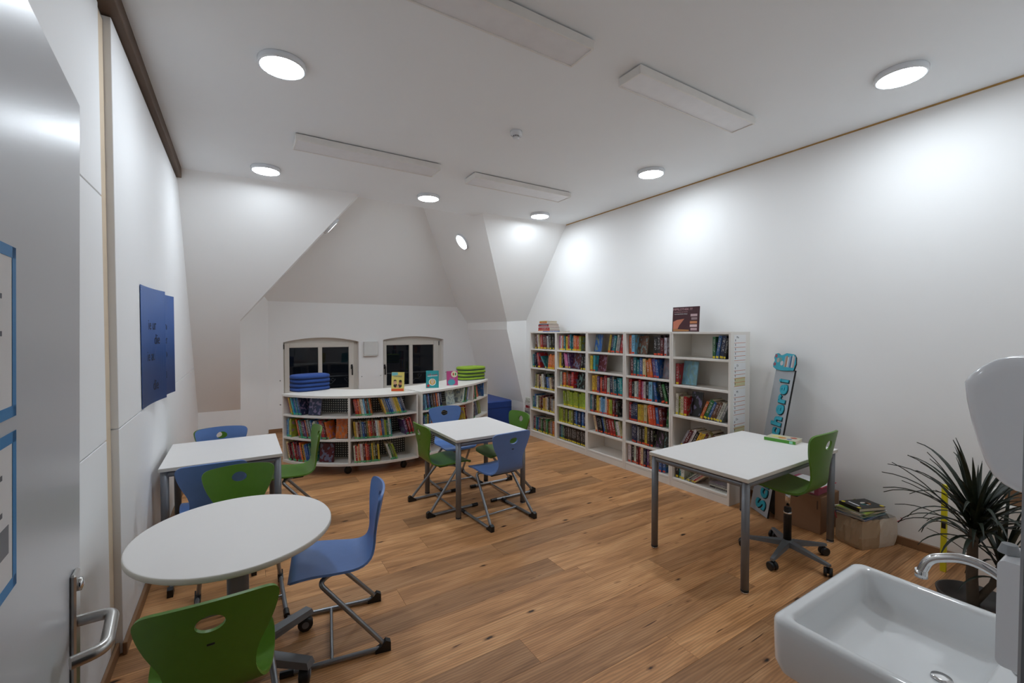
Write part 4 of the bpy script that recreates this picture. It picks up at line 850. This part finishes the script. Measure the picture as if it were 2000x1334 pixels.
# cut-out picture of a small reader on a pile of books at the top of the sign
op = [(.02, -.005), (.10, -.012), (.18, -.008), (.27, .0), (.285, .06), (.27, .12), (.24, .145), (.14, .15), (.09, .13), (.05, .128), (.02, .145), (-.02, .135), (-.03, .10), (-.012, .075), (-.03, .04), (-.02, .012)]
op = [(x - .008, y + SHH - .005) for x, y in op]
decal('cutout_edge', [(x + .004, y - .003) for x, y in op], blackp, sg_, I4, .001, .008); decal('cutout', op, teal, sg_, I4, .0092, .003)
for j, (x_, c_, h_) in enumerate(((.13, 'a3a5a8', .095), (.15, 'b87a55', .10), (.17, 'd0d0d0', .09), (.19, '8fa3b8', .105), (.21, '3f5f86', .10), (.23, 'c9c5c0', .11), (.25, 'b89a98', .10))): decal('book_print', [(x_ - .008, SHH + .02), (x_ + .009, SHH + .018), (x_ + .007, SHH + .02 + h_), (x_ - .008, SHH + .02 + h_)], flat('cut%d' % j, c_), sg_, I4, .0125, .001)
for (x_, y_, r_, c_) in ((-.01, .035, .017, '9c5560'), (-.008, .112, .017, '9c5560'), (.03, .075, .022, 'b5aaa0'), (.062, .08, .022, '6f9a94'), (.09, .05, .022, 'c0c0c4')): decal('figure_print', [(x_ + a, SHH + y_ + b) for a, b in disc(18, r_)], flat('fig' + c_, c_), sg_, I4, .0125, .001)
# dark board behind
t = thing('dark_board', 'black board leaning behind the lettered sign under the table', 'board'); t.matrix_world = frame((4.10, 2.135, .002), (-.55, -.83, 0), (.12, 0, 1)); MB().bbox(-.02, .07, 0, .62, -.03, -.012, .002).build('panel', blackp, t)
# cardboard box with pink box and paper
t = thing('cardboard_box', 'brown cardboard box on the floor behind the swivel chair', 'box', (3.985, 1.665, 0)); f = MB(); f.bbox(0, .325, 0, .36, 0, .30, .003); f.build('body', card, t); MB().box(-.0006, .32, .165, .195, .3001, .3008).build('tape', mat('packing_tape', 'a98b66', .3), t); MB().bbox(-.001, .0, .02, .03, .2, .27, .0004).build('flap_edge', beamm, t)
t = thing('pink_box', 'flat pink and white box lying on the brown cardboard box', 'box', (4.02, 1.70, .3012)); MB().bbox(0, .24, 0, .26, 0, .075, .003).build('body', mat('pink_carton', 'a8546e', .5), t); MB().bbox(-.0015, .0, .03, .14, .012, .06, .0005).build('print', paperm, t)
t = thing('red_folder', 'white sheets in a red folder on the pink box', 'folder', (4.0, 1.68, .3770)); MB().bbox(-.01, .25, -.02, .25, 0, .004, .001).build('cover', mat('red_card', 'a3243a', .5), t); MB().bbox(.0, .23, -.01, .235, .0042, .010, .001).build('paper', paperm, t)
# paper bag with books
def bag():
    t = thing('paper_bag', 'crumpled brown paper bag full of books by the right wall', 'bag', (3.955, 1.375, 0), R(-8))
    pts0 = [(0, 0), (.34, -.055), (.355, .115), (.02, .19)]; n = 10; ring = []; rg = random.Random(4)
    for z, s_ in ((0, .93), (.03, 1.), (.09, 1.03), (.15, 1.02), (.20, 1.0), (.222, .98)):
        r_ = []; cx, cy = .18, .06
        for (a, b) in zip(pts0, pts0[1:] + pts0[:1]):
            for k in range(n): t_ = k / n; x = a[0] + (b[0] - a[0]) * t_; y = a[1] + (b[1] - a[1]) * t_; bulge = 1 + .03 * math.sin(t_ * math.pi) + rg.uniform(-.028, .028) * (z > 0); r_.append((cx + (x - cx) * s_ * bulge, cy + (y - cy) * s_ * bulge, z + rg.uniform(-.003, .003) * (z > .2)))
        ring.append(r_)
    f = MB(); N_ = len(ring[0]); vs = [v for r_ in ring for v in r_]; fs = [tuple(range(N_))[::-1]]
    for i in range(len(ring) - 1):
        for k in range(N_): fs.append((i * N_ + k, i * N_ + (k + 1) % N_, (i + 1) * N_ + (k + 1) % N_, (i + 1) * N_ + k))
    f.add(vs, fs); f.m = [0] + [1 if 5 <= k < 20 else 0 for i in range(len(ring) - 1) for k in range(N_)]; o = f.build('bag_body', [mat('kraft_paper', 'b09a7e', .75, var=.1, scale=12, bump=.5, bscale=30), mat('pale_paper', 'd0c8bc', .7, var=.08, scale=12, bump=.5, bscale=30)], t)
    for k, (P) in enumerate(([(-.004, .20, .18), (-.03, .235, .27), (-.035, .225, .30), (-.03, .20, .29), (-.012, .17, .19)], [(.352, -.05, .18), (.40, -.07, .20), (.41, -.03, .21), (.372, .03, .18)])): MB().tube(fillet(P, .03, 4), .003, 6).build('handle_cord', mat('red_cord', 'a02838', .7), t)
    z = .2285
    for k, (c, th, rz, lb) in enumerate((('b', .012, 4, 'blue thin book at the bottom of the pile on the paper bag'), ('s', .009, -3, 'pale blue thin book on the paper bag'), ('g', .012, 2, 'green book under the black one on the paper bag'), ('w', .010, -6, 'white book below the green one on the paper bag'), ('l', .010, 6, 'lime-green thin book on the paper bag'))):
        M = Matrix.Translation((4.11, 1.445, z + th / 2)) @ Matrix.Rotation(R(rz - 10), 4, 'Z') @ Matrix.Translation((-.13, -.10, 0)) @ Matrix.Rotation(R(-90), 4, 'Y') @ Matrix.Rotation(R(0), 4, 'Z')
        M = Matrix.Translation((4.11, 1.445, z + th / 2)) @ Matrix.Rotation(R(rz - 10), 4, 'Z') @ Matrix.Translation((-.14, -.10, 0)) @ Matrix.Rotation(R(90), 4, 'Y') @ Matrix.Rotation(R(180), 4, 'Z') @ Matrix.Translation((0, -.2, 0)) @ Matrix.Translation((0, 0, 0))
        put_book(M, th, .28, .2, c, lb, 'books on the paper bag', None, False); z += th + .0006
    tb = thing('picture_book', 'thick black comic book on top of the paper bag', 'book', (4.10, 1.43, z), R(-22)); b = MB(); b.bbox(-.12, .12, -.085, .085, 0, .003, .001); b.bbox(-.12, .12, -.085, .085, .025, .028, .001); b.bbox(-.12, -.117, -.085, .085, 0, .028, .001); b.build('cover', flat('cover_black', '111214', .3), tb); MB().box(-.117, .115, -.08, .08, .003, .025).build('pages', pagem, tb)
    Mt = frame((-.12, .085, .0281), (0, -1, 0), (1, 0, 0)) if False else Matrix.Translation((-.12, -.085, .0281))
    for (x_, y_, r_, c_) in ((.14, .08, .03, 'c9c2b8'), (.16, .075, .02, 'c07a3a'), (.12, .07, .018, '2f8a8c'), (.02, .15, .014, 'd2c02a'), (.225, .02, .014, 'd2c02a'), (.02, .02, .014, 'd2c02a')): decal('cover_print', [(x_ + a, y_ + b) for a, b in disc(16, r_)], flat('bagp' + c_, c_), tb, Mt, .0004, .0004)
    decal('cover_print', [(.05, .05), (.062, .05), (.062, .14), (.05, .14)], paperm, tb, Mt, .0004, .0004)
bag()
# book lying on the right table
t = thing('picture_book', 'green-spined book lying on the far right corner of the long table', 'book', (3.80, 1.775, .7355), R(8)); b = MB(); b.bbox(0, .17, 0, .235, 0, .003, .001); b.bbox(0, .17, 0, .235, .023, .026, .001); b.build('cover', flat('cover_cream', 'c4c0a8', .35), t); MB().bbox(-.001, .003, 0, .235, 0, .026, .001).build('spine', flat('spine_green', '4f9a30', .4), t); MB().box(.003, .165, .004, .231, .003, .023).build('pages', pagem, t)
for (x_, y_, r_, c_) in ((.07, .12, .03, 'c98a3a'), (.09, .17, .035, 'd8cf7a'), (.05, .06, .02, '4f6f9a'), (.12, .05, .025, 'a8493a')): decal('cover_print', [(x_ + a, y_ + b) for a, b in disc(16, r_)], flat('tb' + c_, c_), t, Matrix.Translation((0, 0, .026)), .0004, .0004)
decal('label', [(0, .02), (0, .045), (.02, .045), (.02, .02)], flat('mint', '9adcc0'), t, Matrix.Translation((-.0012, 0, .003)) @ Matrix.Rotation(R(-90), 4, 'Y'), .0004, .0003)
# yellow level leaning on the wall, low cabinet with open carton
t = thing('spirit_level', 'yellow spirit level standing against the wall behind the plant', 'tool', (4.10, .962, 0)); MB().bbox(-.012, .012, -.015, .015, 0, .60, .002).build('body', yellowm, t); MB().bbox(-.013, -.0121, -.011, .011, .3, .34, .0002).build('vial_window', blackp, t)
t = thing('low_cabinet', 'low white cabinet in the corner behind the plant', 'cabinet', (3.93, .17, 0)); MB().bbox(0, .41, 0, .60, .0, .60, .003).build('body', shelf_w, t); MB().bbox(-.018, -.001, .006, .297, .05, .594, .002).build('door', shelf_w, t); MB().bbox(-.018, -.001, .303, .594, .05, .594, .002).build('door', shelf_w, t)
t = thing('open_carton', 'open brown carton on the low white cabinet', 'box', (3.95, .30, .601)); b = MB()
for q in ((0, .36, 0, .008), (0, .36, .352, .36), (0, .008, .008, .352), (.352, .36, .008, .352)): b.box(q[0], q[1], q[2], q[3], 0, .17)
b.box(0, .36, 0, .36, 0, .004); b.build('body', card, t); MB().box(-.09, .0, .01, .35, .165, .169, M=Matrix.Translation((0, 0, .17)) @ Matrix.Rotation(R(25), 4, 'Y') @ Matrix.Translation((0, 0, -.17))).build('flap', card, t); MB().box(.02, .34, .36, .43, .165, .169).build('flap', mat('cardboard_inner', 'b39b7c', .8), t)
# dracaena
def plant():
    px, py = 3.30, .655; t = thing('potted_dracaena', 'tall dark green dracaena behind the wash basin', 'plant', (px, py, 0))
    MB().lathe([(.11, 0), (.14, .22), (.148, .25), (.14, .25), (.13, .21), (.0, .2)], 32).build('pot', mat('dark_pot', '3a332e', .5), t)
    MB().tube([(0, 0, .18), (.012, .01, .35), (-.004, .006, .52), (.005, .0, .70)], .022, 10, rs=[.026, .024, .021, .018]).build('trunk', mat('bark', '4a3d2f', .8, var=.25, scale=40, bump=.5, bscale=80), t)
    MB().tube([(0, 0, .2), (.05, -.06, .32), (.08, -.09, .46)], .015, 10, rs=[.018, .016, .014]).build('trunk', MATS['bark'], t)
    lm = mat('dracaena_leaf', '16210f', .5, var=.2, scale=15); meshes = []
    for kind in range(6):
        L_ = (.42, .47, .52, .40, .36, .45)[kind]; droop = (.9, 1.25, .7, 1.6, 1.9, .5)[kind]; f = MB(); n = 9; vs = []; p = Vector((0, 0, 0)); a = R((66, 60, 74, 48, 34, 80)[kind])
        for k in range(n + 1):
            t_ = k / n; w_ = .0125 * min(1, .45 + t_ * 3) * (1 - t_ ** 2.4) + .0006
            nx_ = Vector((-math.sin(a), 0, math.cos(a)))
            vs += [p + Vector((0, -w_, 0)) + nx_ * .003, p - nx_ * .001, p + Vector((0, w_, 0)) + nx_ * .003]
            p = p + Vector((math.cos(a), 0, math.sin(a))) * (L_ / n); a -= droop / n * (.5 + t_)
        f.add(vs, [q for k in range(n) for q in ((3 * k, 3 * k + 1, 3 * k + 4, 3 * k + 3), (3 * k + 1, 3 * k + 2, 3 * k + 5, 3 * k + 4))], 0, True)
        o = f.build('x', lm); meshes.append(o.data); bpy.data.objects.remove(o)
    rg = random.Random(21)
    for (bx, by, bz, cnt, sc_) in ((.005, 0, .67, 84, 1.), (.08, -.09, .46, 30, .85)):
        for k in range(cnt):
            lv = mk('leaf', meshes[rg.randrange(6)], t); lv.location = (bx, by, bz - .16 * k / cnt + rg.uniform(-.01, .01)); lv.rotation_euler = (0, rg.uniform(-.12, .45) * (k / cnt), k * 2.4 + rg.uniform(-.3, .3)); s_ = sc_ * rg.uniform(.8, 1.12); lv.scale = (s_, s_, s_)
plant()
# ---- wash basin, tap, soap and towel dispensers on the door wall
def basin():
    t = thing('wash_basin', 'white rectangular ceramic wash basin in the right foreground', 'wash basin'); x0, x1, y0, y1 = 1.262, 1.822, YD, .652
    levels = [(x0 + .05, x1 - .05, y0, y1 - .05, .03, .685), (x0 + .012, x1 - .012, y0, y1 - .012, .035, .70), (x0 + .002, x1 - .002, y0, y1 - .002, .035, .73), (x0, x1, y0, y1, .035, .80), (x0, x1, y0, y1, .035, .838), (x0 + .003, x1 - .003, y0, y1 - .003, .034, .846), (x0 + .010, x1 - .010, y0 + .002, y1 - .010, .03, .85),
              (x0 + .030, x1 - .030, y0 + .105, y1 - .030, .03, .85), (x0 + .037, x1 - .037, y0 + .112, y1 - .037, .03, .846), (x0 + .041, x1 - .041, y0 + .116, y1 - .041, .03, .836), (x0 + .055, x1 - .055, y0 + .128, y1 - .055, .035, .775), (x0 + .066, x1 - .066, y0 + .14, y1 - .066, .04, .758), (x0 + .09, x1 - .09, y0 + .16, y1 - .09, .05, .750), (x0 + .24, x1 - .24, y0 + .26, y1 - .20, .02, .744)]
    f = MB(); n = 8; vs = []
    for a in levels: vs += [(x, y, a[5]) for x, y in rrect(a[0], a[1], a[2], a[3], a[4], n)]
    N_ = 4 * (n + 1); fs = [tuple(range(N_))[::-1], tuple(range((len(levels) - 1) * N_, len(levels) * N_))]
    for i in range(len(levels) - 1):
        for k in range(N_): fs.append((i * N_ + k, i * N_ + (k + 1) % N_, (i + 1) * N_ + (k + 1) % N_, (i + 1) * N_ + k))
    f.add(vs, fs, 0, True); o = f.build('bowl', porc, t); o.data.set_sharp_from_angle(angle=R(40)); MB().lathe([(.022, .0), (.021, .004), (.008, .003)], 24, (1.542, .36, .7475)).build('drain', chrome, t)
    t = thing('tap', 'chrome tap with curved spout over the wash basin', 'tap', (1.545, .215, .8505)); MB().lathe([(.026, 0), (.024, .01), (.021, .02), (.021, .12), (.019, .13)], 28).build('body', chrome, t)
    MB().tube(fillet([(0, .0, .09), (0, .02, .20), (0, .10, .235), (0, .175, .20), (0, .19, .155)], .06, 8), .0115, 14).build('spout', chrome, t); MB().tube([(0, -.0, .13), (0, -.01, .17), (0, .02, .20)], .009, 10).build('lever', chrome, t); MB().lathe([(.0135, 0), (.0135, .02)], 16, (0, .19, .142)).build('aerator', chrome, t)
    t = thing('soap_dispenser', 'boxy white soap dispenser beside the tap at the right edge', 'dispenser'); 
    M = Matrix(((0, 0, 1, 0), (1, 0, 0, 0), (0, 1, 0, 0), (0, 0, 0, 1)))
    yf = atX(1945, 1200, 1.34).y; zb = atX(1960, 1303, 1.34).z; zt = atX(1950, 1092, 1.34).z
    MB().prism(rrect(YD, yf, zb, zt, .012, 4), 1.34, 1.45, M=M).build('body', plastw, t); MB().tube([(1.395, yf - .008, zt + .001), (1.395, yf - .008, zt + .02)], .016, 16, rs=[.018, .012]).build('push_button', mat('button_grey', '8b9094', .3), t)
    pr = [(u, v) for u, v in ((1972, 696), (1941.6, 702), (1911, 717), (1888, 734), (1880, 747), (1884, 782), (1893, 823), (1907, 869), (1921, 905), (1936, 930), (1957, 948), (1980, 961))]
    P = [(p.y, p.z) for p in (atX(u, v, 1.50) for u, v in pr)]; P = [(YD, P[0][1] + .004)] + P + [(YD, P[-1][1] - .012)]
    t = thing('towel_dispenser', 'rounded white towel dispenser on the wall at the right edge', 'dispenser'); f = MB(); cy_, cz_ = YD, 1.43; n = len(P); vs = []
    xs_ = ((1.505, .90), (1.50, .955), (1.503, .985), (1.512, 1.), (1.76, 1.), (1.772, .985), (1.775, .955)); xs_ = ((1.492, .86), (1.496, .94), (1.504, .98), (1.518, 1.), (1.75, 1.), (1.764, .98), (1.772, .94), (1.776, .86))
    for x, s_ in xs_: vs += [(x, cy_ + (y - cy_) * s_, cz_ + (z - cz_) * s_) for y, z in P]
    fs = [tuple(range(n)), tuple(range((len(xs_) - 1) * n, len(xs_) * n))[::-1]]
    for i in range(len(xs_) - 1):
        for k in range(n): fs.append((i * n + k, (i + 1) * n + k, (i + 1) * n + (k + 1) % n, i * n + (k + 1) % n))
    f.add(vs, fs, 0, True); o = f.build('housing', plastw, t); o.data.set_sharp_from_angle(angle=R(50)); MB().bbox(1.56, 1.71, P[8][0] - .012, P[8][0] + .004, P[8][1] - .01, P[8][1] + .01, .003).build('paper_slot', mat('slot_grey', '9a9fa5', .4), t)
basin()
print('books', NB_BOOKS[0])
